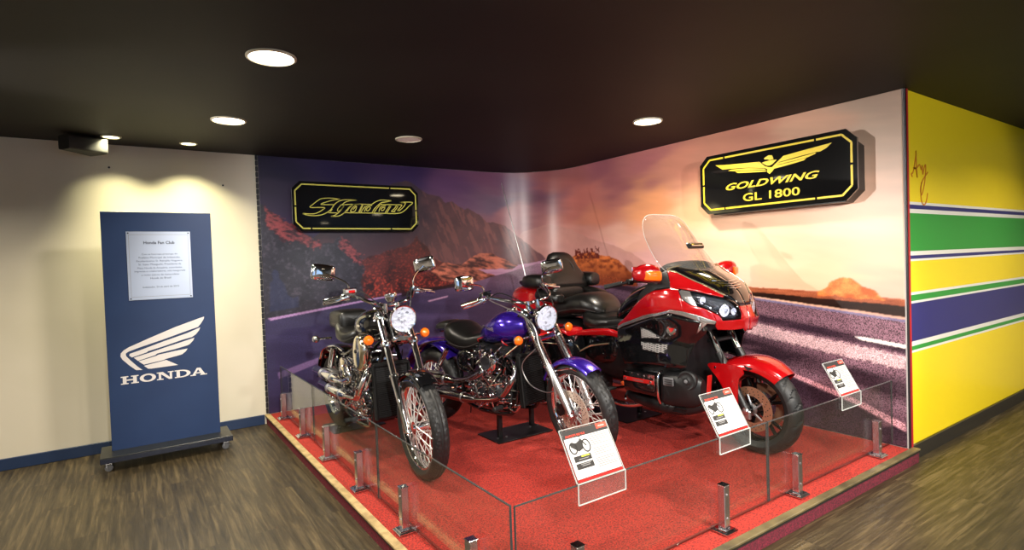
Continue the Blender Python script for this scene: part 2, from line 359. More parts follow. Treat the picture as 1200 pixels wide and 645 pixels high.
D_SHADOW = [[[0.781,2.194],[0.681,2.201],[0.596,2.193],[0.551,2.169],[0.506,2.133],[0.48,2.102],[0.617,2.104],[0.596,2.08],[0.561,2.057],[0.516,2.041],[0.458,2.038],[0.404,2.041]],[[0.404,2.041],[0.448,2.025],[0.516,2.021],[0.584,2.03],[0.634,2.051],[0.67,2.075],[0.697,2.105],[0.718,2.136],[0.75,2.163],[0.796,2.184],[0.848,2.191],[0.958,2.19]],[[0.781,2.194],[0.705,2.181],[0.649,2.164],[0.584,2.135],[0.718,2.136]],[[0.958,2.19],[0.884,2.182],[0.831,2.165],[0.805,2.144],[0.784,2.133],[0.882,2.145],[0.914,2.142]],[[0.784,2.131],[0.757,2.102],[0.749,2.081],[0.756,2.069],[0.777,2.08],[0.803,2.108],[0.814,2.124]],[[0.678,2.017],[0.719,2.028],[0.745,2.046],[0.776,2.072],[0.814,2.121]],[[0.678,2.017],[0.754,2.021],[0.801,2.044],[0.838,2.078],[0.871,2.115],[0.908,2.137],[0.945,2.145],[0.988,2.147]],[[0.655,2.054],[0.745,2.053]],[[0.675,2.065],[0.696,2.09]],[[0.813,2.056],[0.951,2.058],[1.085,2.059],[1.259,2.059],[1.372,2.058]],[[0.843,2.07],[0.874,2.109],[0.915,2.139],[0.961,2.149],[1.028,2.149],[1.11,2.15]],[[0.947,2.132],[0.927,2.127],[0.893,2.094],[0.885,2.071],[0.912,2.068]],[[0.912,2.068],[0.935,2.082],[0.95,2.127],[0.93,2.111],[0.909,2.091]],[[1.008,2.142],[0.993,2.112],[0.964,2.059]],[[1.021,2.147],[1.007,2.119],[0.978,2.06]],[[1.11,2.148],[1.152,2.176],[1.208,2.198],[1.264,2.2],[1.335,2.197]],[[1.335,2.197],[1.264,2.18],[1.221,2.172],[1.185,2.147],[1.142,2.106],[1.113,2.063]],[[1.221,2.161],[1.192,2.134],[1.163,2.103],[1.134,2.063]],[[1.032,2.074],[1.054,2.124],[1.082,2.136],[1.116,2.139]],[[1.056,2.081],[1.053,2.097],[1.074,2.121],[1.098,2.118],[1.08,2.088],[1.056,2.081]],[[1.044,2.13],[1.005,2.083],[0.998,2.063]],[[1.185,2.137],[1.22,2.151],[1.319,2.154],[1.456,2.155]],[[1.189,2.077],[1.205,2.118],[1.234,2.135],[1.269,2.14]],[[1.218,2.088],[1.215,2.105],[1.233,2.12],[1.258,2.119],[1.239,2.092],[1.218,2.088]],[[1.312,2.141],[1.289,2.107],[1.259,2.066]],[[1.326,2.138],[1.303,2.103],[1.273,2.059]],[[1.391,2.146],[1.368,2.115],[1.33,2.081],[1.373,2.078]],[[1.408,2.14],[1.382,2.105],[1.352,2.078]],[[1.456,2.152],[1.433,2.124],[1.403,2.092],[1.432,2.09]],[[1.428,2.183],[1.494,2.177],[1.485,2.152],[1.455,2.117],[1.41,2.086]],[[1.428,2.183],[1.579,2.186],[1.537,2.144],[1.491,2.101],[1.438,2.069],[1.372,2.058]]]
# ------------------------------------------------------------------ measures
HP = .0924      # platform height
HC = 2.6034     # ceiling
W = 3.433       # right-hand wall
DP = 4.225      # platform depth
RC = .8         # radius of the rounded corner
GX, GY = .135, -4.083   # glass lines

# ------------------------------------------------------------------ setting
def struct(name, g, m, **k): return tag(g.build(name, m, **k), kind='structure')

def wood_floor(name, along_y):
    m = mat(name, (.2, .15, .09), .42)
    n, l, b = nodes(m)
    tc = n.new('ShaderNodeTexCoord'); mp = n.new('ShaderNodeMapping'); l.new(tc.outputs['Object'], mp.inputs[0])
    if along_y: mp.inputs['Rotation'].default_value = (0, 0, PI / 2)
    br = n.new('ShaderNodeTexBrick'); l.new(mp.outputs[0], br.inputs['Vector'])
    br.inputs['Scale'].default_value = 1; br.inputs['Brick Width'].default_value = 1.2; br.inputs['Row Height'].default_value = .17
    br.inputs['Mortar Size'].default_value = .0015; br.inputs['Mortar Smooth'].default_value = .3; br.inputs['Bias'].default_value = 0
    br.inputs['Color1'].default_value = (0, 0, 0, 1); br.inputs['Color2'].default_value = (1, 1, 1, 1); br.inputs['Mortar'].default_value = (.5, .5, .5, 1)
    ad = n.new('ShaderNodeVectorMath'); ad.operation = 'MULTIPLY_ADD'
    l.new(mp.outputs[0], ad.inputs[0]); ad.inputs[1].default_value = (1.6, 26, 1); 
    sc = n.new('ShaderNodeVectorMath'); sc.operation = 'SCALE'; sc.inputs['Scale'].default_value = 37
    l.new(br.outputs['Color'], sc.inputs[0]); l.new(sc.outputs[0], ad.inputs[2])
    t = n.new('ShaderNodeTexNoise'); t.inputs['Scale'].default_value = 1.4; t.inputs['Detail'].default_value = 7; t.inputs['Distortion'].default_value = .6; t.inputs['Roughness'].default_value = .62
    l.new(ad.outputs[0], t.inputs['Vector'])
    r = n.new('ShaderNodeValToRGB'); e = r.color_ramp.elements
    e[0].position = .3; e[0].color = (.014, .010, .005, 1); e[1].position = .72; e[1].color = (.120, .087, .042, 1)
    e2 = r.color_ramp.elements.new(.5); e2.color = (.044, .032, .015, 1)
    l.new(t.outputs['Fac'], r.inputs[0])
    hs = n.new('ShaderNodeMix'); hs.data_type = 'RGBA'; hs.blend_type = 'MULTIPLY'; hs.inputs[0].default_value = .55
    mr = n.new('ShaderNodeValToRGB'); mr.color_ramp.elements[0].color = (.55, .55, .55, 1); mr.color_ramp.elements[1].color = (1.1, 1.1, 1.1, 1)
    l.new(br.outputs['Color'], mr.inputs[0])
    l.new(r.outputs[0], hs.inputs[6]); l.new(mr.outputs[0], hs.inputs[7])
    m2 = n.new('ShaderNodeMix'); m2.data_type = 'RGBA'; m2.inputs[7].default_value = (.03, .022, .012, 1)
    l.new(br.outputs['Fac'], m2.inputs[0]); l.new(hs.outputs[2], m2.inputs[6])
    l.new(m2.outputs[2], b.inputs['Base Color'])
    bp = n.new('ShaderNodeBump'); bp.inputs['Strength'].default_value = .25; bp.inputs['Distance'].default_value = .002
    l.new(t.outputs['Fac'], bp.inputs['Height']); l.new(bp.outputs[0], b.inputs['Normal'])
    return m
fl1 = wood_floor('wood_planks_deep', True); fl2 = wood_floor('wood_planks_cross', False)
struct('floor', G().box((-2.5, -4.5, -.05), (5, 11, .1)), fl1)
struct('floor', G().box((3.25, -4.5, -.05), (6.5, 11, .1)), fl2)

ceil_m = add_noise(mat('ceiling_paint', (.012, .010, .009), .6, spec=.3), 1.2, (.004, .0032, .0022), (.0095, .0072, .0046), 3)
struct('ceiling', G().box((.75, -4.5, HC + .05), (11.5, 11, .1)), ceil_m)

cream = add_noise(mat('cream_paint', (.72, .66, .53), .55), 1.5, (.69, .635, .50), (.75, .69, .56), 2)
struct('wall_left_of_mural', G().box((-2.49, .06, HC / 2), (5.02, .12, HC)), cream)
wallm = mat('plaster_behind', (.5, .46, .44), .7)
g = G()
path = [(.02, 0)] + [(W - RC + RC * math.sin(a), -RC + RC * math.cos(a)) for a in np.linspace(0, PI / 2, 25)] + [(W, -4.17)]
outer = [(.02, .12), (W + .12, .12), (W + .12, -4.17)]
del g
k = len(path)
g = G().box(((W - RC + .02) / 2, .06, HC / 2), (W - RC - .02, .12, HC)); struct('wall_back', g, wallm)
g = G().prism(path[1:-1] + [(W + .12, -RC), (W + .12, .12), (W - RC, .12)], 0, HC); struct('wall_corner', g, wallm)
g = G().box((W + .06, (-4.17 - RC) / 2, HC / 2), (.12, 4.17 - RC, HC)); struct('wall_right', g, wallm)
greyw = mat('room_paint', (.42, .40, .36), .6)
struct('wall_left', G().box((-5.05, -4.5, HC / 2), (.1, 11, HC)), greyw)
struct('wall_far_right', G().box((6.55, -4.5, HC / 2), (.1, 11, HC)), greyw)
# street side of the room, behind the camera: piers, sill and head around three window openings
g = G()
g.box((.75, -10.05, .35), (11.5, .1, .7)); g.box((.75, -10.05, 2.5), (11.5, .1, .2))
for x in (-4.6, -1.2, 2.4, 6.1): g.box((x, -10.05, 1.55), (.9, .1, 1.7))
struct('wall_front', g, greyw)
for i, x in enumerate((-2.9, .6, 4.25)):
    g = G(); wd = (2.5, 2.7, 2.8)[i]
    g.box((x, -10.05, .74), (wd, .06, .07)); g.box((x, -10.05, 2.36), (wd, .06, .07))
    for sx in (-wd / 2 + .03, 0, wd / 2 - .03): g.box((x + sx, -10.05, 1.55), (.06, .06, 1.6))
    struct('window_%d' % (i + 1), g, darkmetal)

blue = mat('navy_skirting', (.012, .030, .085), .45)
struct('baseboard_back', G().box((-2.5, -.008, .047), (4.99, .016, .094), bev=.004), blue)

# painted wall end on the right: yellow with green, white and navy bands, facing the camera
yel = mat('yellow_gloss', (.92, .70, .012), .35); grn = mat('green_gloss', (.02, .30, .035), .35)
nav = mat('navy_gloss', (.018, .018, .16), .35); wht = mat('white_gloss', (.82, .80, .74), .35)
bands = [(.105, .755, yel), (.755, .772, wht), (.772, .802, grn), (.802, .835, wht), (.835, 1.105, nav), (1.105, 1.122, wht), (1.122, 1.165, grn),
         (1.165, 1.185, wht), (1.185, 1.405, yel), (1.405, 1.42, wht), (1.42, 1.445, nav), (1.445, 1.475, wht), (1.475, 1.745, grn),
         (1.745, 1.775, wht), (1.775, 1.805, nav), (1.805, 1.825, wht), (1.825, HC, yel)]
g = G().box((5.03, -4.10, HC / 2), (3.1, .13, HC))
wy = struct('wall_striped', g, yel)
g = G()
for i, m_ in enumerate((yel, wht, grn, nav)):
    gg = G()
    for z0, z1, m2 in bands:
        if m2 is m_: gg.box((5.03, -4.168, (z0 + z1) / 2), (3.1, .006, z1 - z0))
    tag(gg.build('painted_bands', m_, wy), label='%s bands' % ('yellow', 'white', 'green', 'navy')[i])
struct('baseboard_right', G().box((5.03, -4.178, .05), (3.1, .018, .104), bev=.003), mat('dark_skirting', (.02, .018, .014), .4))
struct('trim_1', G().box((3.470, -4.176, HC / 2 + .045), (.026, .014, HC - .09)), mat('red_edge', (.42, .012, .018), .4))
struct('trim_2', G().box((3.447, -4.176, HC / 2 + .045), (.018, .010, HC - .09)), darkmetal)
sg = G()   # orange handwriting on the yellow, cut by the edge of the photograph
Ms = face_front(3.6, -4.172, 2.02)
for st in ([(-.04, -.03), (-.06, .0), (-.03, .02), (.0, .10), (.03, .22), (.035, .27), (.04, .1), (.05, -.03), (.03, .06), (-.02, .07), (.04, .08), (.1, .12), (.13, .07), (.15, .12)],
           [(.15, .12), (.16, .02), (.19, .1), (.22, .12), (.2, -.05), (.15, -.2), (.12, -.22), (.11, -.15), (.16, -.05), (.26, .05)],
           [(.13, -.08), (.115, -.2), (.13, -.3), (.17, -.34), (.22, -.3), (.25, -.2)]):
    sg.ribbon([(p.x * .9, p.y * .62) for p in smooth_path([(a, b, 0) for a, b in st], 6)], .012, 0, .002, Ms)
sg.build('handwriting', mat('orange_ink', (.62, .22, .01), .5), wy)

# ------------------------------------------------------------------ the printed picture on the curved wall
def vnoise(x, y, seed=0):
    xi = np.floor(x).astype(np.int64); yi = np.floor(y).astype(np.int64); fx = x - xi; fy = y - yi
    def h(a, b):
        n = (a * 374761393 + b * 668265263 + seed * 974711) & 0x7fffffff
        n = ((n ^ (n >> 13)) * 1274126177) & 0x7fffffff
        return ((n ^ (n >> 16)) & 0xffff) / 65535.
    fx = fx * fx * (3 - 2 * fx); fy = fy * fy * (3 - 2 * fy)
    return (h(xi, yi) * (1 - fx) + h(xi + 1, yi) * fx) * (1 - fy) + (h(xi, yi + 1) * (1 - fx) + h(xi + 1, yi + 1) * fx) * fy
def fbm(x, y, o=4, seed=0):
    s = 0; a = .5; t = 0
    for i in range(o): s = s + a * vnoise(x * 2 ** i + 17 * i, y * 2 ** i - 11 * i, seed + i); t += a; a *= .55
    return s / t
def inside(px, py, poly):
    c = np.zeros(px.shape, bool); n = len(poly)
    for i in range(n):
        x0, y0 = poly[i]; x1, y1 = poly[(i + 1) % n]
        if y0 == y1: continue
        k = ((y0 > py) != (y1 > py)) & (px < (x1 - x0) * (py - y0) / (y1 - y0) + x0)
        c ^= k
    return c
def lin(c):
    c = np.asarray(c, float) / 255.
    return np.where(c <= .04045, c / 12.92, ((c + .055) / 1.055) ** 2.4)
U0 = .035; U1 = (W - RC) + RC * PI / 2 + (4.165 - RC)
Z0, Z1 = HP + .003, HC - .002
def wall_pt(u):
    a = W - RC
    if u <= a: return u, 0., 0., -1.
    if u <= a + RC * PI / 2:
        t = (u - a) / RC; return a + RC * math.sin(t), -RC + RC * math.cos(t), -math.sin(t), -math.cos(t)
    return W, -RC - (u - a - RC * PI / 2), -1., 0.
NU, NZ = 1150, 520
us = np.linspace(U0, U1, NU); zs = np.linspace(Z0, Z1, NZ)
UU, ZZ = np.meshgrid(us, zs, indexing='ij')
def paint_picture():
    u, z = UU, ZZ
    w = np.zeros(u.shape); col = np.zeros(u.shape + (3,))
    du = (fbm(u * 1.3, z * 5, 3, 5) - .5) * .5; dz = (fbm(u * 1.6, z * 6, 3, 9) - .5) * .3
    for (a, b, r, g_, bl) in D_SKY:
        k = 1 / (((u + du - a) * .8) ** 2 + ((z + dz - b) * 1.5) ** 2 + .004) ** 1.7
        w += k; col += k[..., None] * lin((r, g_, bl))
    col /= w[..., None]
    mean = col.mean(-1, keepdims=True); col = mean + (col - mean) * .97 + np.array([.0, -.004, .008])
    col *= (1 + .35 * (fbm(u * 1.1, z * 7 + u * 1.2, 5, 31) - .5))[..., None]
    n1 = fbm(u * 9, z * 9, 5, 1); n2 = fbm(u * 40, z * 40, 4, 2); n3 = fbm(u * 4, z * 4, 4, 3)
    def put(name, c1, c2, amt, jit=.02, alpha=1., js=14):
        jx = (fbm(u * js, z * js, 4, 11) - .5) * 2 * jit; jz = (fbm(u * js, z * js, 4, 23) - .5) * 2 * jit
        m = inside(u + jx, z + jz, D_MUR[name])
        a = np.clip(amt, 0, 1)[..., None]
        c = lin(c1) * (1 - a) + lin(c2) * a
        col[m] = col[m] * (1 - alpha) + c[m] * alpha
        return m
    put('farridge', (168, 118, 112), (200, 150, 138), n1, .01, .6)
    # the great mountain: dark on the left, warm and hazy to the right and below
    t = np.clip((u - 1.4) / 1.7, 0, 1)
    m = put('mount', (60, 46, 60), (118, 78, 80), t * .9 + (n1 - .5) * .7, .018)
    st = fbm(u * 22 + z * 9, z * 5, 4, 8)
    k = m & (st > .57) & (u > 1.75)
    col[k] = col[k] * .78 + lin((190, 125, 110)) * .22 * (.6 + .6 * t[k][:, None])
    hz = np.clip((1.9 - z) / .5, 0, 1) * m
    col[:] = col * (1 - .45 * hz[..., None]) + lin((120, 75, 82)) * .45 * hz[..., None]
    put('slope', (34, 34, 46), (62, 58, 72), n1 * 1.1 - .1, .02)
    ms = inside(u, z, D_MUR['slope'])
    a = (np.clip((n2 - .55) * 4, 0, 1) * ms * .7)[..., None]; col[:] = col * (1 - a) + lin((92, 84, 100)) * a
    for nm in ('ridge1', 'ridge2'):
        jx = (n1 - .5) * .12
        mr = inside(u + jx, z + (n2 - .5) * .12, D_MUR[nm])
        k = mr; f_ = fbm(u * 30 + z * 22, z * 46, 4, 52); a = np.clip((f_[k] - .38) * 4.5, 0, 1)[:, None]
        col[k] = lin((64, 38, 50)) * (1 - a) + lin((150, 72, 78)) * a
    put('water', (165, 118, 150), (205, 160, 185), fbm(u * 3, z * 60, 3, 4), .006)
    put('foliage', (56, 26, 32), (104, 46, 46), n1 * 1.3 - .15, .05, 1, 9)
    mf = inside(u, z, D_MUR['foliage'])
    f_ = fbm(u * 70, z * 70, 3, 61); lowz = np.clip((1.52 - z) / .3, 0, 1)
    a = (np.clip((f_ - .55) * 6, 0, 1) * mf * (.25 + .75 * lowz))[..., None]; col[:] = col * (1 - a) + lin((200, 78, 60)) * a
    a = (np.clip((.45 - n1) * 4, 0, 1) * mf)[..., None]; col[:] = col * (1 - a) + lin((42, 22, 32)) * a
    put('rock', (70, 36, 38), (206, 122, 98), np.clip((fbm(u * 14 + z * 20, z * 26, 4, 6) - .3) * 2.6, 0, 1), .02)
    # asphalt
    grain = vnoise(u * 95, z * 95, 77)
    bl = np.clip((u - 1.2) / 2.2, 0, 1); rt = np.clip((u - 3.6) / 2.0, 0, 1)
    base = lin((58, 52, 88))[None, None] * (1 - bl[..., None]) + lin((106, 84, 112))[None, None] * bl[..., None]
    base = base * (1 - rt[..., None]) + lin((118, 88, 100))[None, None] * rt[..., None]
    far = np.clip((z - 1.1) / .3, 0, 1)[..., None]
    base = base * (1 - .5 * far * bl[..., None]) + lin((178, 132, 150)) * .5 * far * bl[..., None]
    road = inside(u, z + (n2 - .5) * .004, D_MUR['road'])
    amp = .35 + 1.15 * rt
    streak = fbm(u * .9 + z * .5, z * 9 + u * 1.1, 3, 14)
    fac = 1 + (streak - .5) * .9
    c = base * np.clip(fac, .06, 2.4)[..., None]
    col[road] = c[road]
    # darker and lighter lanes on the right-hand road
    rr = road & (u > 4.4)
    def lane(za, zb, slope, c1, dens):
        zc = z + (u - 6.1) * slope
        m = rr & (zc > za) & (zc < zb)
        e = np.minimum(zc - za, zb - zc) / (zb - za) * 2
        a = (m * dens * np.clip(e * 1.5, 0, 1) * (.55 + .9 * fbm(u * 3, z * 22, 3, 44)))[..., None]; a = np.clip(a, 0, .95)
        col[:] = col * (1 - a) + lin(c1) * a
    lane(.90, 1.00, .14, (50, 34, 48), .9)
    lane(.58, .80, .17, (50, 34, 44), .85)
    lane(.36, .60, .2, (80, 54, 66), .55)
    m = inside(u, z + (grain - .5) * .03, D_MUR['light1']); a = .8
    col[m] = col[m] * (1 - a) + lin((214, 178, 182)) * a
    m = inside(u, z, D_MUR['darkfront']); col[m] = col[m] * .25 + lin((30, 26, 40)) * .75
    for nm, c0, a in (('line2', (205, 150, 160), .85), ('white1', (246, 232, 228), 1), ('edge1', (176, 140, 190), .9), ('line3', (128, 104, 150), .8),
                      ('dash1', (190, 150, 180), .9), ('dash2', (205, 165, 185), .9), ('guard', (34, 20, 28), .9)):
        m = inside(u, z, D_MUR[nm]); col[m] = col[m] * (1 - a) + lin(c0) * a
    put('bandtop', (120, 58, 36), (196, 116, 78), fbm(u * 6, z * 90, 3, 3), .006)
    put('banddark', (26, 16, 14), (58, 36, 28), fbm(u * 5, z * 70, 3, 12), .006)
    put('roadline', (96, 88, 124), (150, 140, 170), n1, .0)
    put('mound', (130, 62, 34), (226, 128, 62), np.clip((fbm(u * 18, z * 30, 4, 16) - .25) * 2, 0, 1) * np.clip((z - 1.25) / .22, 0, 1), .022)
    jag = vnoise(u * 60, z * 0, 3) * .09 * (vnoise(u * 9, z * 0, 8) > .35)
    k = (u > 3.78) & (u < 4.2) & (z > 1.5) & (z < 1.56 + jag) & (n2 > .4); col[k] = lin((110, 44, 34))
    put('boulder', (196, 96, 44), (240, 150, 78), np.clip((fbm(u * 16, z * 22, 4, 26) - .3) * 2.2, 0, 1), .02)
    m = inside(u, z, D_MUR['figure']); col[m] = col[m] * .45 + lin((44, 52, 92)) * .55
    gr = np.where(road, .25 + .75 * rt, 0); gr = np.where(inside(u, z, D_MUR['light1']), .5, gr)
    gr = np.where(mf | ms, .22, gr)
    for nm in ('white1', 'roadline', 'banddark', 'bandtop', 'boulder'): gr = np.where(inside(u, z, D_MUR[nm]), .12, gr)
    for ax_ in (0, 1):       # soften the staircase of slanting edges
        p_ = np.pad(col, ((1, 1), (0, 0), (0, 0)) if ax_ == 0 else ((0, 0), (1, 1), (0, 0)), 'edge')
        col = (p_[:-2] + 2 * col + p_[2:]) / 4 if ax_ == 0 else (p_[:, :-2] + 2 * col + p_[:, 2:]) / 4
    return np.clip(col, 0, 1) ** 1.12 * 1.16, gr
colr, grn_ = paint_picture()
vt = np.zeros((NU, NZ, 3))
for i, u in enumerate(us):
    x, y, nx, ny = wall_pt(u); vt[i, :, 0] = x + nx * .006; vt[i, :, 1] = y + ny * .006
vt[:, :, 2] = zs[None, :]
idx = np.arange(NU * NZ).reshape(NU, NZ)
fc = np.stack([idx[:-1, :-1], idx[1:, :-1], idx[1:, 1:], idx[:-1, 1:]], -1).reshape(-1, 4)
me = bpy.data.meshes.new('printed_mural')
me.vertices.add(NU * NZ); me.vertices.foreach_set('co', vt.ravel())
me.loops.add(len(fc) * 4); me.loops.foreach_set('vertex_index', fc.ravel())
me.polygons.add(len(fc)); me.polygons.foreach_set('loop_start', np.arange(0, len(fc) * 4, 4)); me.polygons.foreach_set('loop_total', np.full(len(fc), 4))
me.update(calc_edges=True); me.shade_smooth()
ca = me.color_attributes.new('print', 'FLOAT_COLOR', 'POINT')
ca.data.foreach_set('color', np.concatenate([colr.reshape(-1, 3), grn_.reshape(-1, 1)], 1).astype(np.float32).ravel())
mm = mat('mural_print', (.5, .5, .5), .30, spec=.5)
n, l, b = nodes(mm)
at = n.new('ShaderNodeAttribute'); at.attribute_name = 'print'
hs = n.new('ShaderNodeHueSaturation'); hs.inputs['Saturation'].default_value = .98; hs.inputs['Value'].default_value = .95
l.new(at.outputs['Color'], hs.inputs['Color'])
tc = n.new('ShaderNodeTexCoord'); nt = n.new('ShaderNodeTexNoise'); nt.inputs['Scale'].default_value = 110; nt.inputs['Detail'].default_value = 4; nt.inputs['Roughness'].default_value = .75
l.new(tc.outputs['Object'], nt.inputs['Vector'])
def mth(op, a, b_):
    q = n.new('ShaderNodeMath'); q.operation = op
    for i_, v in enumerate((a, b_)):
        if isinstance(v, (int, float)): q.inputs[i_].default_value = v
        else: l.new(v, q.inputs[i_])
    return q.outputs[0]
f_ = mth('MULTIPLY', mth('SUBTRACT', nt.outputs['Fac'], .48), mth('MULTIPLY', at.outputs['Alpha'], 10.5))
f_ = mth('MAXIMUM', mth('ADD', f_, 1.0), .05); f_ = mth('MINIMUM', f_, 1.9)
sc_ = n.new('ShaderNodeVectorMath'); sc_.operation = 'SCALE'; l.new(hs.outputs[0], sc_.inputs[0]); l.new(f_, sc_.inputs['Scale']); l.new(sc_.outputs[0], b.inputs['Base Color'])
me.materials.append(mm)
mo = bpy.data.objects.new('printed_mural', me); COL.objects.link(mo)
md = mo.modifiers.new('sheet', 'SOLIDIFY'); md.thickness = .004; md.offset = 0
tag(mo, 'large printed mural of a mountain road at sunset, wrapped round the curved corner wall', 'mural')
# dark rope-like profile at the left edge of the picture
g = G()
for i in range(46):
    z = .1 + i * .0545
    g.box((.020, -.012, z + .027), (.022, .016, .050), bev=.004)
struct('trim_3', g, darkmetal)

# ------------------------------------------------------------------ platform
carpet = mat('red_carpet', (.45, .03, .01), .9, sheen=.3)
n, l, b = nodes(carpet)
tc = n.new('ShaderNodeTexCoord'); t = n.new('ShaderNodeTexNoise'); t.inputs['Scale'].default_value = 110; t.inputs['Detail'].default_value = 3
t2 = n.new('ShaderNodeTexNoise'); t2.inputs['Scale'].default_value = 2.2; t2.inputs['Detail'].default_value = 3
l.new(tc.outputs['Object'], t.inputs['Vector']); l.new(tc.outputs['Object'], t2.inputs['Vector'])
r = n.new('ShaderNodeValToRGB'); r.color_ramp.elements[0].position = .40; r.color_ramp.elements[0].color = (.14, .006, .003, 1)
r.color_ramp.elements[1].position = .58; r.color_ramp.elements[1].color = (.40, .019, .008, 1)
l.new(t.outputs['Fac'], r.inputs[0]); l.new(r.outputs[0], b.inputs['Base Color'])
bp = n.new('ShaderNodeBump'); bp.inputs['Strength'].default_value = .6; bp.inputs['Distance'].default_value = .004
l.new(t.outputs['Fac'], bp.inputs['Height']); l.new(bp.outputs[0], b.inputs['Normal'])
side_c = add_noise(mat('dark_red_carpet', (.10, .006, .012), .9), 160, (.07, .004, .008), (.24, .012, .03), 3)
pl = thing('display_platform', 'low stage covered in red carpet with a tan wooden edge strip, under the three motorcycles', 'platform', (0, 0, 0))
e = .010
def deck(x0, x1, y0, y1):      # outline with the rear right corner rounded like the wall
    r = RC + .0; cx, cy = x1 - r, y1 - r
    return [(x0, y0), (x1, y0)] + [(cx + r * math.cos(a), cy + r * math.sin(a)) for a in np.linspace(0, PI / 2, 20)] + [(x0, y1)]
G().prism(deck(.010, W - .012, -DP + .01, -.012), .001, HP - .004).build('riser', side_c, pl)
G().prism(deck(.046, W - .014, -DP + .046, -.014), HP - .006, HP).build('carpet_top', carpet, pl)
tan = add_noise(mat('tan_wood_strip', (.42, .30, .13), .45), 6, (.30, .21, .09), (.52, .38, .18), 4, stretch=(3, 3, 3))
olv = add_noise(mat('olive_wood_strip', (.15, .12, .05), .45), 6, (.05, .038, .016), (.15, .115, .05), 4)
g = G().box((.022, -DP / 2 - .002, HP - .005), (.048, DP - .004, .014), bev=.003); g.build('edge_strip', tan, pl)
g = G().box((W / 2 + .048, -DP + .022, HP - .005), (W - .0 + .0, .048, .014), bev=.003); g.build('edge_strip', olv, pl)
dk = mat('gap_black', (.01, .008, .006), .6)  # thin black line below the edge strips
G().box((.004, -DP / 2, HP - .018), (.006, DP - .01, .010)).build('gap_profile', dk, pl)
G().box((W / 2 + .04, -DP + .003, HP - .018), (W, .006, .010)).build('gap_profile', dk, pl)
G().box((W / 2 + .05, -DP + .012, (HP - .022) / 2), (W - .04, .018, HP - .024)).build('front_riser', add_noise(mat('wine_carpet', (.12, .006, .03), .9), 120, (.05, .003, .008), (.17, .007, .024), 3), pl)
dark_line_m = mat('dark_red_line', (.10, .010, .006), .5)  # dark red line on the carpet along the foot of the glass
G().box((GX + .03, (GY - .1) / 2, HP + .006), (.012, -GY - .16, .008)).build('dark_line', dark_line_m, pl)
G().box(((GX + 3.45) / 2, GY + .03, HP + .006), (3.45 - GX - .08, .012, .008)).build('dark_line', dark_line_m, pl)

# ------------------------------------------------------------------ glass fence
GH = .5615; TH = .009
edge_m = glass_mat('glass_edge', (.13, .18, .15), ior=1.5, veil=.05)
def glass_panel(p0, p1, label):
    (x0, y0), (x1, y1) = p0, p1
    L = math.hypot(x1 - x0, y1 - y0); a = math.atan2(y1 - y0, x1 - x0)
    t = thing('glass_barrier', label, 'glass barrier', ((x0 + x1) / 2, (y0 + y1) / 2, HP + .027), a, 'clear glass panels round the platform')
    H = GH - HP - .027
    G().box((0, 0, H / 2), (L - .006, TH, H)).build('pane', clear, t)
    g = G().box((0, 0, H - .0005), (L - .004, TH + .0006, .003))
    for s in (-1, 1): g.box((s * (L / 2 - .003), 0, H / 2), (.003, TH + .0006, H))
    g.build('polished_edge', edge_m, t)
glass_panel((GX, -.12), (GX, -1.256), 'clear glass panel by the cream wall, furthest back on the left side of the platform')
glass_panel((GX, -1.262), (GX, -2.655), 'middle clear glass panel of the left side, beside the black motorcycle')
glass_panel((GX, -2.661), (GX, GY + .012), 'clear glass panel on the left ending at the front corner, by the black motorcycle')
glass_panel((GX + .006, GY), (1.84, GY), 'front glass panel carrying the two nearer information stands')
glass_panel((1.846, GY), (3.40, GY), 'front glass panel at the right, ending at the mural wall')

def spigot(x, y, out, label):
    t = thing('glass_clamp_post', label, 'clamp post', (x, y, HP + .004), 0, 'chrome clamp posts of the glass fence')
    g = G().box((0, 0, .006), (.098, .098, .010), bev=.003); g.box((0, 0, .015), (.078, .078, .008), bev=.003); g.build('base_plate', chrome, t)
    g = G().box((0, 0, .128), (.042, .042, .218), bev=.003)
    g.build('post', mat('post_steel', (.58, .53, .57), .22, 1), t)
    g = G().box((0, 0, .2385), (.046, .046, .006), bev=.002)
    for dx, dy in ((-1, 0), (0, -1)): pass
    g.build('cap', chrome, t)
    g = G()
    for z in (.07, .19): g.cyl((out[0] * .021, out[1] * .021, z), (out[0] * .025, out[1] * .025, z), .006, 10)
    g.build('screw', steel, t)
sx = GX - TH / 2 - .0225; sy = GY - TH / 2 - .0225
names = ['furthest back on the left, beside the cream wall', 'second from the cream wall on the left side', 'third from the cream wall, left of the black motorcycle',
         'fourth from the cream wall on the left side', 'fifth from the cream wall, outside the black motorcycle front wheel', 'lowest on the left side, cut by the bottom of the photo']
for y, nm in zip((-.31, -1.003, -1.689, -2.395, -3.091, -3.80), names): spigot(sx, y, (-1, 0), 'chrome clamp post ' + nm)
for x, nm in zip((.43, 1.402, 2.094, 3.101), ['nearest the front glass corner, only its top in the photo', 'below the information stand of the red motorcycle, left of the glass joint',
                 'just right of the front glass joint', 'furthest right, by the mural end']): spigot(x, sy, (0, -1), 'chrome clamp post ' + nm)

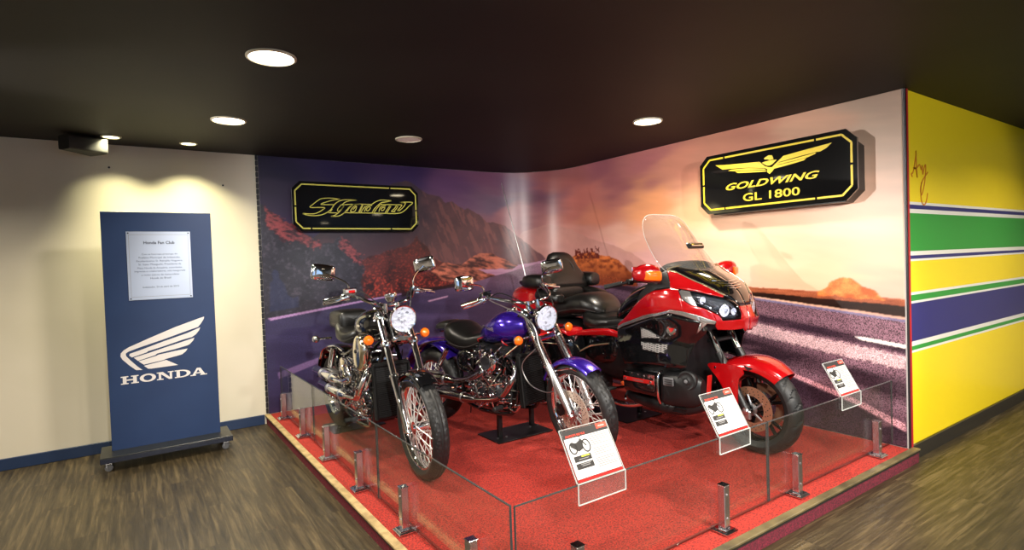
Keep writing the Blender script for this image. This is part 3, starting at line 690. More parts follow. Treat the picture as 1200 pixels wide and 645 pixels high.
# ------------------------------------------------------------------ information stands on the glass
paper = mat('paper', (.62, .60, .58), .5); ink = mat('ink_black', (.02, .018, .018), .5); inkg = mat('ink_grey', (.24, .235, .235), .6)
inkr = mat('ink_red', (.75, .06, .03), .5); inky = mat('ink_yellow', (.6, .62, .05), .5)
def info_stand(xc, wdt, title, label):
    y0 = GY - TH / 2 - .006; ztop = GH + .004
    t = thing('information_stand', label, 'information stand', (xc, GY, ztop), 0, 'tilted information stands hooked on the front glass')
    H = .225; lean = R_(60)
    def S(u, v, h=0.):  # on the tilted plate: u right, v up along the plate
        return Matrix.Translation((0, -.006, .006)) @ Matrix.Rotation(lean, 4, 'X')
    M = Matrix.Translation((0, -.006, .004)) @ Matrix.Rotation(lean, 4, 'X')
    G(M).box((0, H / 2, 0), (wdt, H, .004)).build('back_plate', acrylic, t)
    g = G(); g.box((0, -.013, -.040), (wdt, .004, .088)); g.box((0, .0, .004), (wdt, .030, .003)); g.build('hook_lip', acrylic, t)
    g = G(); g.box((0, -.013, -.0835), (wdt + .001, .005, .0035))
    for s in (-1, 1): g.box((s * wdt / 2, -.013, -.040), (.0035, .005, .088))
    g.box((0, -.013, .004), (wdt + .001, .005, .004))
    g.build('lip_edge', edgegl, t)
    g = G(M)
    for s in (-1, 1): g.box((s * wdt / 2, H / 2, 0), (.003, H, .005))
    g.box((0, H, 0), (wdt, .003, .005)); g.build('plate_edge', edgegl, t)
    pw = wdt - .016; ph = H - .022; pc = .5 * H + .003
    sh = G(M).box((0, pc, .003), (pw, ph, .0012)).build('printed_sheet', paper, t)
    top = pc + ph / 2
    G(M).box((0, top - .017, .0038), (pw, .034, .0008)).build('header_bar', ink, sh)
    G(M).box((pw / 2 - .032, top - .011, .0044), (.062, .022, .0008)).build('red_tag', inkr, sh)
    g = G(M); fit_text(g, 'HONDA', M.inverted() @ M @ Matrix.Translation((pw / 2 - .032, top - .012, .0048)), w=.036); g.build('tag_lettering', paper, sh)
    g = G(M); fit_text(g, title, Matrix.Translation((-pw / 2 + .066, top - .025, .0043)), w=.11, h=.010, offset=.012); g.build('title_lettering', inkr, sh)
    g = G(M)
    for k in range(17):
        if k in (6, 11): continue
        L = .45 * pw * (1 if k % 5 != 4 else .6)
        g.box((pw * .02 + L / 2, top - .040 - k * .0085, .0038), (L, .0042, .0006))
    g.build('text_lines', inkg, sh)
    g = G(M)       # small picture of the motorcycle
    for cx_, r_ in ((-.095, .023), (-.022, .026)):
        g.ribbon([(cx_ + r_ * math.cos(a) * .8, top - .078 + r_ * math.sin(a)) for a in np.linspace(0, 2 * PI, 20)], .006, .0036, .0044)
    g.prism([(-.105, top - .070), (-.070, top - .096), (-.045, top - .088), (-.036, top - .060), (-.046, top - .048), (-.070, top - .058), (-.104, top - .056)], .0036, .0044)
    g.ribbon([(-.050, top - .050), (-.040, top - .036), (-.058, top - .031)], .004, .0036, .0044)
    g.ribbon([(-.044, top - .046), (-.022, top - .078)], .006, .0036, .0044)
    g.build('motorcycle_picture', ink, sh)
    g = G(M).box((-.062, top - .124, .0038), (.095, .024, .0008)); g.box((-.062, top - .155, .0038), (.095, .024, .0008)); g.build('caption_box', ink, sh)
    G(M).box((-.045, top - .117, .0044), (.045, .005, .0006)).build('caption_line', inky, sh)
    g = G(M).box((-.058, top - .127, .0044), (.055, .003, .0006)); g.box((-.058, top - .148, .0044), (.055, .0035, .0006)); g.box((-.058, top - .155, .0044), (.045, .003, .0006)); g.build('caption_line', inkg, sh)
    G(M).box((0, .0065, .0038), (pw, .009, .0012)).build('foot_bar', redstripe, sh)
info_stand(.592, .272, 'SHADOW 600 VLX', 'tilted acrylic information stand on the front glass before the purple motorcycle wheel')
info_stand(1.532, .262, 'SHADOW 750', 'tilted acrylic information stand on the front glass before the red motorcycle wheel')
info_stand(2.786, .252, 'GOLD WING', 'tilted acrylic information stand on the glass at the right, against the mural')

# ------------------------------------------------------------------ black gloss signs on the wall
signm = mat('black_gloss_acrylic', (.004, .004, .0045), .04, 0, 1)
yline = mat('yellow_green_line', (.66, .62, .10), .35); ygold = mat('yellow_gold_vinyl', (.80, .60, .03), .35)
def octo(x0, x1, z0, z1, c): return [(x0 + c, z1), (x1 - c, z1), (x1, z1 - c), (x1, z0 + c), (x1 - c, z0), (x0 + c, z0), (x0, z0 + c), (x0, z1 - c)]
def frame_line(g, x0, x1, z0, z1, c, w, M, gaps):
    P = octo(x0, x1, z0, z1, c); n = 8
    for i in range(n):
        a, b = Vector(P[i]), Vector(P[(i + 1) % n]); L = (b - a).length
        cuts = gaps.get(i, [])
        pts = [0] + [q for c_ in cuts for q in (c_ - .008 / L, c_ + .008 / L)] + [1]
        for k in range(0, len(pts), 2):
            g.ribbon([a.lerp(b, pts[k]), a.lerp(b, pts[k + 1])], w, 0, .0015, M)
        g.box((b.x, b.y, .00075), (w * .72, w * .72, .0015)) if False else None
# first sign
t = thing('wall_sign', 'black gloss wall sign with yellow outlined lettering Shadow, left on the mural', 'wall sign', (.98, -.06, 2.11))
inv = Matrix.Translation((-.98, .06, -2.11))
M = inv @ face_front(0, -.12, 0)
G(inv @ face_front(0, -.10, 0)).prism(octo(.309, 1.648, 1.863, 2.360, .075), 0, .020).build('face_plate', signm, t)
G(inv @ face_front(0, -.01, 0)).prism(octo(.345, 1.612, 1.90, 2.325, .07), 0, .088).build('box', blacksatin, t)
g = G(M); frame_line(g, .338, 1.618, 1.893, 2.330, .066, .013, Matrix(), {0: [.8], 2: [.55], 4: [.2, .93], 6: [.5]}); g.build('yellow_border', yline, t)
g = G(M)
for s_ in D_SHADOW: g.ribbon([(p.x, p.y) for p in smooth_path([(a, b, 0) for a, b in s_], 4)], .0088, 0, .002)
g.build('shadow_lettering', yline, t)
# second sign (u axis runs along -y)
t = thing('wall_sign', 'black gloss sign with a golden eagle and GOLDWING GL 1800, on the right-hand wall', 'wall sign', (3.36, -3.28, 2.115))
inv = Matrix.Translation((-3.36, 3.28, -2.115))
G(inv @ face_left(3.29, 0, 0)).prism(octo(2.618, 3.942, 1.860, 2.374, .075), 0, .020).build('face_plate', signm, t)
G(inv @ face_left(3.42, 0, 0)).prism(octo(2.66, 3.925, 1.85, 2.335, .08), 0, .128).build('box', blacksatin, t)
M = inv @ face_left(3.27, 0, 0)
g = G(M); frame_line(g, 2.655, 3.905, 1.897, 2.337, .066, .015, Matrix(), {0: [.13, .83], 2: [.5], 4: [.17, .87], 6: [.5]}); g.build('yellow_border', ygold, t)
g = G(M)
for i, s_ in enumerate(D_EAGLE): g.prism(s_, 0, .002 + .0001 * i)
g.build('eagle_emblem', ygold, t)
g = G(M); fit_text(g, 'GOLDWING', Matrix.Translation((3.279, 2.077, 0)), w=.80, h=.058, shear=.35, offset=.022, ext=.002); g.build('goldwing_lettering', ygold, t)
g = G(M); fit_text(g, 'GL 1800', Matrix.Translation((3.284, 1.970, 0)), w=.485, h=.066, offset=.012, ext=.002); g.build('model_lettering', ygold, t)

# ------------------------------------------------------------------ navy stand with logo and plaque
navy = add_noise(mat('navy_panel', (.012, .034, .10), .5), 2.5, (.009, .031, .105), (.012, .038, .122), 2)
bt = thing('display_board', 'tall navy blue freestanding board on castors with white winged logo and steel plaque', 'display board', (-.82, -.42, 0))
I = Matrix.Translation((.82, .42, 0))
G(I).box((-.82, -.4225, 1.055), (.762, .045, 1.882), bev=.002).build('panel', navy, bt)
basem = mat('base_black', (.018, .020, .018), .35)
G(I).box((-.82, -.445, .1105), (.905, .355, .009), bev=.002).build('base_top', basem, bt)
G(I).box((-.82, -.445, .0875), (.905, .355, .037), bev=.002).build('base_plinth', mat('base_navy', (.007, .010, .024), .5), bt)
for x, y in ((-1.22, -.585), (-.42, -.585), (-1.22, -.31), (-.42, -.31)):
    g = G(I).lathe([(.006, -.011), (.026, -.011), (.028, -.006), (.028, .006), (.026, .011), (.006, .011)], (x, y, .0285), (.3, 1, 0), 16)
    c = g.build('castor', greym, bt)
    g = G(I).box((x, y, .064), (.04, .04, .010)); g.box((x + .014, y, .045), (.003, .02, .036)); g.box((x - .014, y, .045), (.003, .02, .036)); g.build('fork_bracket', chrome, c)
wl = mat('logo_white', (.80, .76, .74), .5)
Mb = inv_b = Matrix.Translation((.82, .42, 0)) @ face_front(0, -.4455, 0)
g = G(Mb)
for s_ in D_WING: g.prism(s_, 0, .0015)
g.build('wing_logo', wl, bt)
# slab-serif capitals, unit height
def serif_word(word, x0, x1, z0, h, g):
    def R(a, b, c, d): return [(a, b), (c, b), (c, d), (a, d)]
    L = {}
    s, k = .13, .30   # serif height, stem
    L['H'] = (1.45, [R(0, 0, .62, s), R(0, 1 - s, .62, 1), R(.16, 0, .16 + k, 1), R(.83, 0, 1.45, s), R(.83, 1 - s, 1.45, 1), R(.99, 0, .99 + k, 1), R(.4, .42, 1.05, .58)])
    L['N'] = (1.45, [R(0, 0, .55, s), R(0, 1 - s, .45, 1), R(.16, 0, .36, 1), R(.95, 1 - s, 1.45, 1), R(1.10, 0, 1.30, 1), [(.10, 1), (.52, 1), (1.30, .0), (1.02, 0)]])
    L['A'] = (1.45, [R(0, 0, .50, s), R(.88, 0, 1.5, s), [(.12, 0), (.36, 0), (.80, 1), (.60, 1)], [(.62, 1), (.92, 1), (1.38, 0), (1.02, 0)], R(.4, .26, 1.1, .40)])
    def ring(cx, cy, rx, ry, ix, iy, n=28, a0=0, a1=2 * PI):
        out = []
        for i in range(n):
            a, b = a0 + (a1 - a0) * i / n, a0 + (a1 - a0) * (i + 1) / n
            out.append([(cx + rx * math.cos(a), cy + ry * math.sin(a)), (cx + rx * math.cos(b), cy + ry * math.sin(b)), (cx + ix * math.cos(b), cy + iy * math.sin(b)), (cx + ix * math.cos(a), cy + iy * math.sin(a))])
        return out
    L['O'] = (1.35, ring(.675, .5, .675, .52, .36, .34))
    L['D'] = (1.4, [R(0, 0, .6, s), R(0, 1 - s, .6, 1), R(.16, 0, .16 + k, 1)] + ring(.55, .5, .85, .50, .52, .36, 16, -PI / 2, PI / 2))
    tot = sum(L[c][0] for c in word) + .08 * (len(word) - 1); sc = (x1 - x0) / tot; x = x0
    for c in word:
        for k_, P in enumerate(L[c][1]): g.prism([(x + a * sc, z0 + b * h) for a, b in P], 0, .0012 + (.00018 * k_ if k_ < 8 else .0))
        x += (L[c][0] + (.08 if c != 'D' else -.02)) * sc
g = G(Mb); serif_word('HONDA', -1.122, -.517, .627, .063, g); g.build('lettering', wl, bt)
plm = mat('plaque_steel', (.46, .52, .64), .38, .55)
G(I).box((-.820, -.4475, 1.564), (.444, .005, .550), bev=.001).build('plaque', plm, bt)
pq = [o for o in bt.children if o.name.startswith('plaque')][0]
Mp = Matrix.Translation((.82, .42, 0)) @ face_front(-.820, -.450, 1.564)
g = G(Mp)
for s in (-1, 1): g.box((s * .205, 0, .0004), (.0022, .50, .0006)); g.box((0, s * .25, .0004), (.412, .0022, .0006))
g.build('engraved_border', inkg, pq)
g = G(Mp)
for a in (-1, 1):
    for b_ in (-1, 1): g.lathe([(.006, 0), (.005, .003), (0.0, .0035)], (a * .208, b_ * .262, 0), (0, 0, 1), 10)
g.build('screw', darkmetal, pq)
inkp = mat('plaque_ink', (.03, .035, .06), .5)
g = G(Mp); fit_text(g, 'Honda Fan Club', Matrix.Translation((0, .185, 0)), w=.215, ext=.0006, offset=.025)
lines = ['Com as honrosas presenças do', 'Prefeito Municipal de Indaiatuba,', 'Excelentíssimo Sr. Reinaldo Nogueira,', 'Sr. Issao Mizoguchi, Presidente da', 'Moto Honda da Amazônia, autoridades,',
         'imprensa e colaboradores, está inaugurado', 'o maior acervo de motocicletas', 'Honda do Brasil']
for i, s_ in enumerate(lines): fit_text(g, s_, Matrix.Translation((0, .090 - i * .0275, 0)), w=.0081 * len(s_) + .02, ext=.0006)
fit_text(g, 'Indaiatuba, 23 de abril de 2015', Matrix.Translation((0, -.175, 0)), w=.25, ext=.0006)
g.build('plaque_lettering', inkp, pq)

# ------------------------------------------------------------------ ceiling lamps
lampon = mat('lamp_on', (1, 1, 1), .5, emis=(1, .86, .60), estr=14)
lampgr = mat('lamp_on_small', (1, 1, 1), .5, emis=(1, .95, .55), estr=7)
lampoff = mat('lamp_off_faint_glow', (.75, .68, .64), .5, emis=(1, .8, .75), estr=.12)  # unlit lamp, with a faint pinkish glow added to the diffuser
ringm = mat('lamp_ring', (.5, .46, .36), .4)
def lamp(x, y, r, on, power, label, group=None, col=(1, .89, .74), spot=None):
    t = thing('ceiling_light', label, 'ceiling light', (x, y, HC), 0, group)
    g = G().lathe([(r + .012, 0), (r + .012, -.006), (r, -.010), (r - .002, -.003), (r - .002, 0)], (0, 0, 0), (0, 0, 1), 40, closed=True); g.build('bezel', ringm, t)
    g = G().lathe([(.0, -.0065), (r * .7, -.0062), (r - .003, -.004), (r - .003, -.001), (0, -.001)], (0, 0, 0), (0, 0, 1), 40); g.build('diffuser', on, t)
    if power:
        ld = bpy.data.lights.new('ceiling_light_glow', 'AREA'); ld.shape = 'DISK'; ld.size = 2 * r * .9; ld.energy = power; ld.color = col; ld.spread = R_(150)
        if spot: ld.spread = R_(spot)
        lo = bpy.data.objects.new('ceiling_light_glow', ld); COL.objects.link(lo); lo.location = (0, 0, -.012); lo.parent = t
    return t
# ------------------------------------------------------------------ motorcycle kit (x forward from the front contact point, y left, z up)
def steer_matrix(rake, xg, delta):
    """turn about the raked steering axis through (xg, 0, 0)"""
    ax = Vector((-math.sin(rake), 0, math.cos(rake)))
    return Matrix.Translation((xg, 0, 0)) @ Matrix.Rotation(delta, 4, ax) @ Matrix.Translation((-xg, 0, 0))

def tyre(c, R, w, rim_r, M=None, pattern='block'):
    """tyre ring with tread grooves, axis along y"""
    g = G(M); n = 200
    side = R - rim_r
    prof = []
    for a in np.linspace(-1, 1, 17):
        y = w / 2 * math.sin(a * PI / 2 * 1.0) * (1.0 if abs(a) < .8 else 1.0)
        r = R - (1 - math.cos(a * PI / 2)) * side * .62
        prof.append([r, y])
    prof = [[rim_r + side * .0, -w * .36], [rim_r + side * .16, -w * .43]] + prof + [[rim_r + side * .16, w * .43], [rim_r, w * .36]]
    V = []; F = []; k = len(prof)
    for i in range(n):
        for j, (r, y) in enumerate(prof):
            if 4 <= j <= k - 5:
                t = abs(j - (k - 1) / 2)
                if pattern == 'block':
                    if (i + int(t * 1.0)) % 6 < 1 and t > 1.5: r -= .0055
                    if int(t + (i // 3) % 2) == 2: r -= .006
                elif pattern == 'vee':
                    if (i + int(t * 1.3)) % 9 < 1 and t > .6: r -= .009
                else:
                    if (i * 1 + int(t * 2.0) + 300) % 5 < 1 and 1 < t < 6: r -= .0055
                    if int(t) == 1: r -= .006
            a = 2 * PI * i / n
            V.append((c[0] + r * math.cos(a), c[1] + y, c[2] + r * math.sin(a)))
    for i in range(n):
        i2 = (i + 1) % n
        for j in range(k - 1): F.append((i * k + j, i2 * k + j, i2 * k + j + 1, i * k + j + 1))
        F.append((i * k + k - 1, i2 * k + k - 1, i2 * k, i * k))
    return g.add(V, F)

def spoked_wheel(root, name, c, R, w, rim_r, M=None, disc=0, spokes=40, pattern='block', label=None, hubm=None):
    t = tyre(c, R, w, rim_r, M, pattern).build(name, rubber, root, ang=28)
    if label: t['label'] = label
    # rim: deep chrome channel
    rw = w * .40
    prof = [(rim_r + .010, -rw), (rim_r + .012, -rw * .9), (rim_r - .008, -rw * .8), (rim_r - .018, -rw * .45), (rim_r - .024, 0), (rim_r - .018, rw * .45), (rim_r - .008, rw * .8), (rim_r + .012, rw * .9), (rim_r + .010, rw),
            (rim_r - .004, rw * .86), (rim_r - .006, rw * .5), (rim_r - .012, 0), (rim_r - .006, -rw * .5), (rim_r - .004, -rw * .86)]
    G(M).lathe(prof, c, (0, 1, 0), 72, closed=True).build('rim', chrome, t)
    hw = .055 if w < .13 else .075
    g = G(M).lathe([(.0, -hw - .01), (.022, -hw - .01), (.024, -hw), (.042, -hw), (.042, -hw + .008), (.026, -hw + .014), (.024, 0), (.026, hw - .014), (.042, hw - .008), (.042, hw), (.024, hw), (.022, hw + .01), (0, hw + .01)], c, (0, 1, 0), 28)
    g.build('hub', hubm or chrome, t)
    g = G(M); C = Vector(c)
    for i in range(spokes):
        s = -1 if i % 2 else 1
        a = 2 * PI * i / spokes; da = (.62 if (i // 2) % 2 else -.62)
        p0 = C + Vector((.039 * math.cos(a + da), s * (hw - .004), .039 * math.sin(a + da)))
        p1 = C + Vector(((rim_r - .02) * math.cos(a), s * rw * .25, (rim_r - .02) * math.sin(a)))
        g.tube([p0, p1], .0034, 5, 1, caps=False)
        g.tube([p1 + (p0 - p1).normalized() * .028, p1], .0042, 5, 1, caps=False)
    g.build('spokes', spokem, t)
    for s in ((disc,) if disc in (-1, 1) else ((-1, 1) if disc == 2 else ())):
        brake_disc(t, c, s * (hw + .008), .155, M)
    return t

def brake_disc(par, c, y, r, M, col=None):
    n = 48; prof = [(r * .60, -.0025), (r, -.0025), (r, .0025), (r * .60, .0025)]
    g = G(M).lathe(prof, (c[0], c[1] + y, c[2]), (0, 1, 0), n, closed=True)
    d = g.build('brake_disc', col or copper, par)
    g = G(M)
    for i in range(5):
        a = 2 * PI * i / 5 + .3
        g.tube([(c[0] + .03 * math.cos(a), c[1] + y, c[2] + .03 * math.sin(a)), (c[0] + r * .66 * math.cos(a + .25), c[1] + y, c[2] + r * .66 * math.sin(a + .25))], .009, 6, 1)
    g.lathe([(.045, -.005), (.045, .005), (.02, .008), (.02, -.008)], (c[0], c[1] + y, c[2]), (0, 1, 0), 24, closed=True)
    g.build('disc_carrier', alu, d)
    g = G(M); sg = 1 if y > 0 else -1
    for ring in (.70, .80, .90):
        for i in range(20):
            a = 2 * PI * (i + ring * 3) / 20
            g.lathe([(.0, 0), (.0045, 0), (.0045, .0006), (0, .0006)], (c[0] + r * ring * math.cos(a), c[1] + y + sg * .0026, c[2] + r * ring * math.sin(a)), (0, sg, 0), 6)
    g.build('drill_holes', blackplast, d)
    return d

def indicator(root, base, tip, M=None, r=.037, label=None, direction=(1, 0, 0)):
    b, t = Vector(base), Vector(tip); d = Vector(direction).normalized()
    s = G(M).tube([b, t], .009, 8, 1).build('turn_signal', chrome, root)
    G(M).lathe([(0, -.036), (r * .55, -.032), (r * .95, -.012), (r, .004), (r * .96, .006), (r * .9, .0)], t, d, 24).build('signal_cup', chrome, s)
    G(M).lathe([(r * .94, .002), (r * .93, .010), (r * .8, .022), (r * .45, .030), (0, .033)], t, d, 24).build('signal_lens', amber, s)
    return s

def mirror(root, base, mid, c, w, h, yaw, tilt=0., M=None, label=None):
    st = G(M).tube([base, mid, c], .0055, 8, 6).build('mirror', chrome, root)
    Mx = (M if M is not None else Matrix()) @ Matrix.Translation(c) @ Matrix.Rotation(yaw, 4, 'Z') @ Matrix.Rotation(tilt, 4, 'X')
    # shell opens to the rear (-x)
    g = G(Mx)
    g.loft([(-.012, 0, 0, w / 2, h / 2, 5.5), (.002, 0, 0, w / 2, h / 2, 5.0), (.012, 0, 0, w * .43, h * .41, 4.5), (.018, 0, 0, w * .25, h * .22, 3)], 28, 3)
    g.build('mirror_shell', chrome, st)
    G(Mx).loft([(-.0145, 0, 0, w / 2 - .006, h / 2 - .006, 3.2), (-.0125, 0, 0, w / 2 - .005, h / 2 - .005, 3.2)], 28, 1).build('mirror_pane', mirrorm, st)
    return st

def cylinder_head(g, base, top, r, fins, gr=None):
    """finned barrel between two points"""
    b, t = Vector(base), Vector(top); ax = (t - b); L = ax.length
    prof = [(r * .72, 0)]
    for i in range(fins):
        h0 = L * (.06 + .88 * i / fins); h1 = h0 + L * .88 / fins * .38
        prof += [(r * .74, h0), (r, h0 + .001), (r, h1 - .001), (r * .74, h1)]
    prof += [(r * .72, L)]
    g.lathe(prof, b, ax, 26)

def cruiser(name, label, cat, grp, O, az, delta, P):
    """a V-twin cruiser; P holds the measures and colours that differ"""
    A = R_(90 - az)
    S = steer_matrix(P['rake'], P['xg'], -delta)
    # put the turned front wheel on its measured spot
    c0 = S @ Vector((0, 0, 0)); rot = Matrix.Rotation(A, 4, 'Z')
    off = rot @ Vector((c0.x, c0.y, 0))
    root = thing(name, label, cat, (O[0] - off.x, O[1] - off.y, HP + .004 - min(0, c0.z)), A, grp)
    R = .345; ax = (0, 0, R); tk = math.tan(P['rake'])
    zt = P['fork_top']
    def fx(z): return -(z - R) * tk          # x of the fork line at height z
    paint = P['paint']
    # ---- front wheel
    spoked_wheel(root, 'front_wheel', ax, R, P['fw'], .270, S, P['disc'], 44, P['tread'])
    # ---- front mudguard
    fp = G(S).fender(ax[0:1] + (R,), R + .030, 148, P['fend0'], P['fw'] * .62, .030, .005, 40, 12)
    fo = fp.build('front_mudguard', paint, root)
    g = G(S)
    for s in (-1, 1):
        g.tube([(fx(.62) + .0, s * .085, .62), (.02, s * .074, .665), (.10, s * .07, .66)], .006, 6, 4)
        g.box((fx(.60) + .01, s * .08, .60), (.05, .012, .05), (0, .5, 0), bev=.004)
    g.build('mudguard_stay', chrome, fo)
    # ---- fork
    for s in (-1, 1):
        y = s * .098
        f = G(S).tube([(0.012, y, R - .02), (fx(.50) + .012, y, .50), (fx(.66) + .004, y, .66)], [.022, .030, .031], 16, 3).build('fork_slider', chrome if not P['ribbed'] else steel, root)
        G(S).lathe([(.034, 0), (.035, .004), (.035, .018), (.032, .02)], (fx(.66), y, .655), (-tk, 0, 1), 18).build('fork_collar', chrome, f)
        g = G(S)
        g.box((.0, s * .098, R - .005), (.05, .03, .05), bev=.01); g.lathe([(.0, 0), (.014, 0), (.014, .01), (0, .012)], (0, s * .112, R), (0, s, 0), 6)
        g.build('axle_clamp', chrome, f)
        g = G(S); up = Vector((fx(zt), y, zt)); lo = Vector((fx(.66), y, .66))
        if P['ribbed']:
            L = (up - lo).length; prof = []
            for i in range(int(L * .80 / .018)): prof += [(.034, i * .018), (.034, i * .018 + .010), (.026, i * .018 + .0115), (.026, i * .018 + .0165)]
            prof += [(.025, L * .8), (.025, L)]
            g.lathe(prof, lo, up - lo, 18)
        else: g.tube([lo, up], .0225, 16, 1)
        g.build('fork_tube', chrome, f)
    g = G(S)
    for z, th in ((P['clamp'], .030), (zt - .02, .028)):
        x = fx(z)
        g.box((x - .03, 0, z), (.085, .250, th), (0, -P['rake'] * .8, 0), bev=.01)
        for s in (-1, 1): g.lathe([(.032, -.02), (.034, -.016), (.034, .016), (.032, .02)], (x, s * .098, z), (-tk, 0, 1), 18)
    g.build('fork_yoke', chrome, root)
    for s in (-1, 1): G(S).lathe([(.0, .018), (.016, .016), (.026, .008), (.028, 0), (.0, 0)], (fx(zt) , s * .098, zt), (-tk, 0, 1), 18).build('fork_cap', chrome, root)
    # ---- headlight
    hx, hz = P['head']
    hr = P['head_r']
    d = Vector((1, 0, -.12)).normalized()
    hl = G(S).lathe([(.0, -.12), (.022, -.118), (hr * .62, -.095), (hr * .90, -.052), (hr * 1.0, -.012), (hr * 1.06, -.004), (hr * 1.08, .008), (hr * 1.04, .016), (hr * .98, .014), (hr * .96, .004)], (hx, 0, hz), d, 40).build('headlight', chrome, root)
    G(S).lathe([(hr * .97, .004), (hr * .9, .012), (hr * .6, .022), (hr * .3, .027), (0, .029)], (hx, 0, hz), d, 40).build('headlight_glass', clear_lens, hl)
    G(S).lathe([(hr * .96, .006), (hr * .8, -.002), (hr * .5, -.010), (hr * .22, -.016), (0, -.018)], (hx, 0, hz), d, 40).build('headlight_reflector', lensm, hl)
    G(S).lathe([(0, .008), (.014, .006), (.018, .0), (.014, -.01), (0, -.012)], Vector((hx, 0, hz)) - d * .006, d, 16).build('bulb_shield', chrome, hl)
    g = G(S)
    g.box((hx - .075, 0, hz - hr * .95), (.07, .05, .05), (0, .3, 0), bev=.008)
    for s in (-1, 1): g.tube([(hx - .05, s * (hr + .004), hz), (hx - .09, s * .085, hz + .0), (fx(hz), s * .094, hz + .02)], .009, 8, 3)
    g.build('headlight_bracket', chrome, root)
    # horn-like chrome trim and badge under the lamp
    g = G(S).loft([(hx - .06, 0, hz - hr - .055, .055, .032, 3), (hx - .035, 0, hz - hr - .050, .075, .028, 3), (hx - .02, 0, hz - hr - .048, .05, .014, 3)], 20, 3)
    g.build('yoke_cover', P['yokem'], root)
    # front indicators
    zi, xi, yi = P['ind']
    G(S).tube([(xi - .03, -yi + .03, zi), (xi - .03, yi - .03, zi)], .008, 8, 1).build('signal_bar', blackpaint, root)
    for s in (-1, 1): indicator(root, (xi - .03, s * .09, zi), (xi, s * yi, zi), S, .036)
    # ---- speedometer
    sp = P['speedo']; dn = Vector(P['speedo_n']).normalized()
    so = G(S if P['speedo_bar'] else None).lathe([(0, -.045), (.028, -.04), (.042, -.015), (.045, .010), (.043, .016), (.038, .017)], sp, dn, 28).build('speedometer', chrome, root)
    G(S if P['speedo_bar'] else None).lathe([(.039, .014), (0, .014)], sp, dn, 28).build('dial', mat('dial_face', (.05, .05, .055), .15, 0, 1), so)
    # ---- handlebar
    bx, by, bz = P['grip']            # outer grip end (y positive)
    ix, iy, iz = P['grip_in']
    rx, rz = fx(zt) - .015, zt + .035
    path = [(rx, .04, rz + .02), (rx + P['bar_fwd'], .15, rz + P['bar_up'] * .55), (ix + .05, iy - .055, iz + .012), (ix, iy, iz), (bx, by, bz)]
    pts = [(p[0], -p[1], p[2]) for p in path[::-1]] + path
    hb = G(S).tube(pts, .0125, 10, 5).build('handlebar', chrome, root)
    for s in (-1, 1): G(S).tube([(rx + .01, s * .045, zt - .01), (rx, s * .045, rz + .03)], .017, 12, 1).build('riser', chrome, hb)
    for s in (-1, 1):
        o_, i_ = Vector((bx, s * by, bz)), Vector((ix, s * iy, iz)); dd = (o_ - i_).normalized()
        L = (o_ - i_).length
        prof = [(.013, 0), (.020, .002)]
        k = 12
        for q in range(k): prof += [(.018, L * (.04 + .9 * q / k)), (.0175, L * (.04 + .9 * (q + .6) / k)), (.0165, L * (.04 + .9 * (q + .65) / k)), (.0165, L * (.04 + .9 * (q + .97) / k))]
        prof += [(.019, L * .96), (.019, L * 1.02), (.0, L * 1.03)]
        G(S).lathe(prof, i_, dd, 18).build('grip', P['gripm'], hb)
        # switch cluster, lever perch, reservoir
        sw = i_ - dd * .03
        g = G(S).lathe([(.014, -.035), (.023, -.03), (.025, -.01), (.025, .015), (.022, .03), (.014, .033)], sw, dd, 18)
        g.box(sw + Vector((.01, 0, -.022)), (.04, .035, .022), bev=.006)
        g.box(sw - dd * .045 + Vector((.015, 0, .0)), (.045, .035, .035), bev=.007)
        for q in range(3): g.lathe([(0, .006), (.006, .004), (.006, 0)], sw + Vector((-.02, .006 * q * s, -.01 + .012 * q)), (-1, 0, .3), 8)
        g.build('switch_cluster', chrome, hb)
        lv = i_ + Vector((.045, -s * .03, .0))
        le = o_ + Vector((.050, s * .012, -.014))
        G(S).tube([lv + Vector((-.02, -s * .02, 0)), lv, lv.lerp(le, .5) + Vector((.012, 0, -.003)), le], [.008, .010, .0065, .006], 8, 5, flat=1.5).build('lever', chrome, hb)
        G(S).ball(le, .009, 8).build('lever_end', chrome, hb)
        mirror_c = P['mir']
        mirror(root, i_ + Vector((.015, -s * .045, .015)), (ix + .03 + P['mstem'], s * (iy - .035), iz + .10), (mirror_c[0], s * mirror_c[1], mirror_c[2]), .18, .115, (.25 if s < 0 else -.85), s * P['mtilt'], S)
    rs = Vector((ix + .03, -(iy - .05), iz + .038))
    q = G(S).box(rs, (.045, .085, .030), (0, -.15, .1), bev=.006).build('brake_reservoir', P['resm'], hb)
    G(S).box(rs + Vector((0, 0, .018)), (.047, .088, .008), (0, -.15, .1), bev=.003).build('reservoir_lid', chrome, q)
    if P['redwin']: G(S).box(rs + Vector((.0235, .008, 0)), (.002, .045, .018), (0, -.15, .1)).build('reservoir_window', redlens, q)
    g = G(S)   # cables and hoses looping down from the bars
    for s in (-1, 1):
        w0 = Vector((ix + .03, s * (iy - .08), iz))
        g.tube([w0, (ix + .10, s * .16, iz - .02), (fx(zt) + .09, s * .07, zt - .05), (fx(.9) - .02, s * .045, .86), (-.52, s * .05, .80)], .0048, 6, 6)
        g.tube([w0 + Vector((0, 0, .012)), (ix + .13, s * .18, iz + .03), (fx(zt) + .12, s * .09, zt + .02), (fx(.92) + .01, s * .03, .90), (-.54, s * .02, .84)], .0045, 6, 6)
    g.build('control_cables', blacksatin, hb)
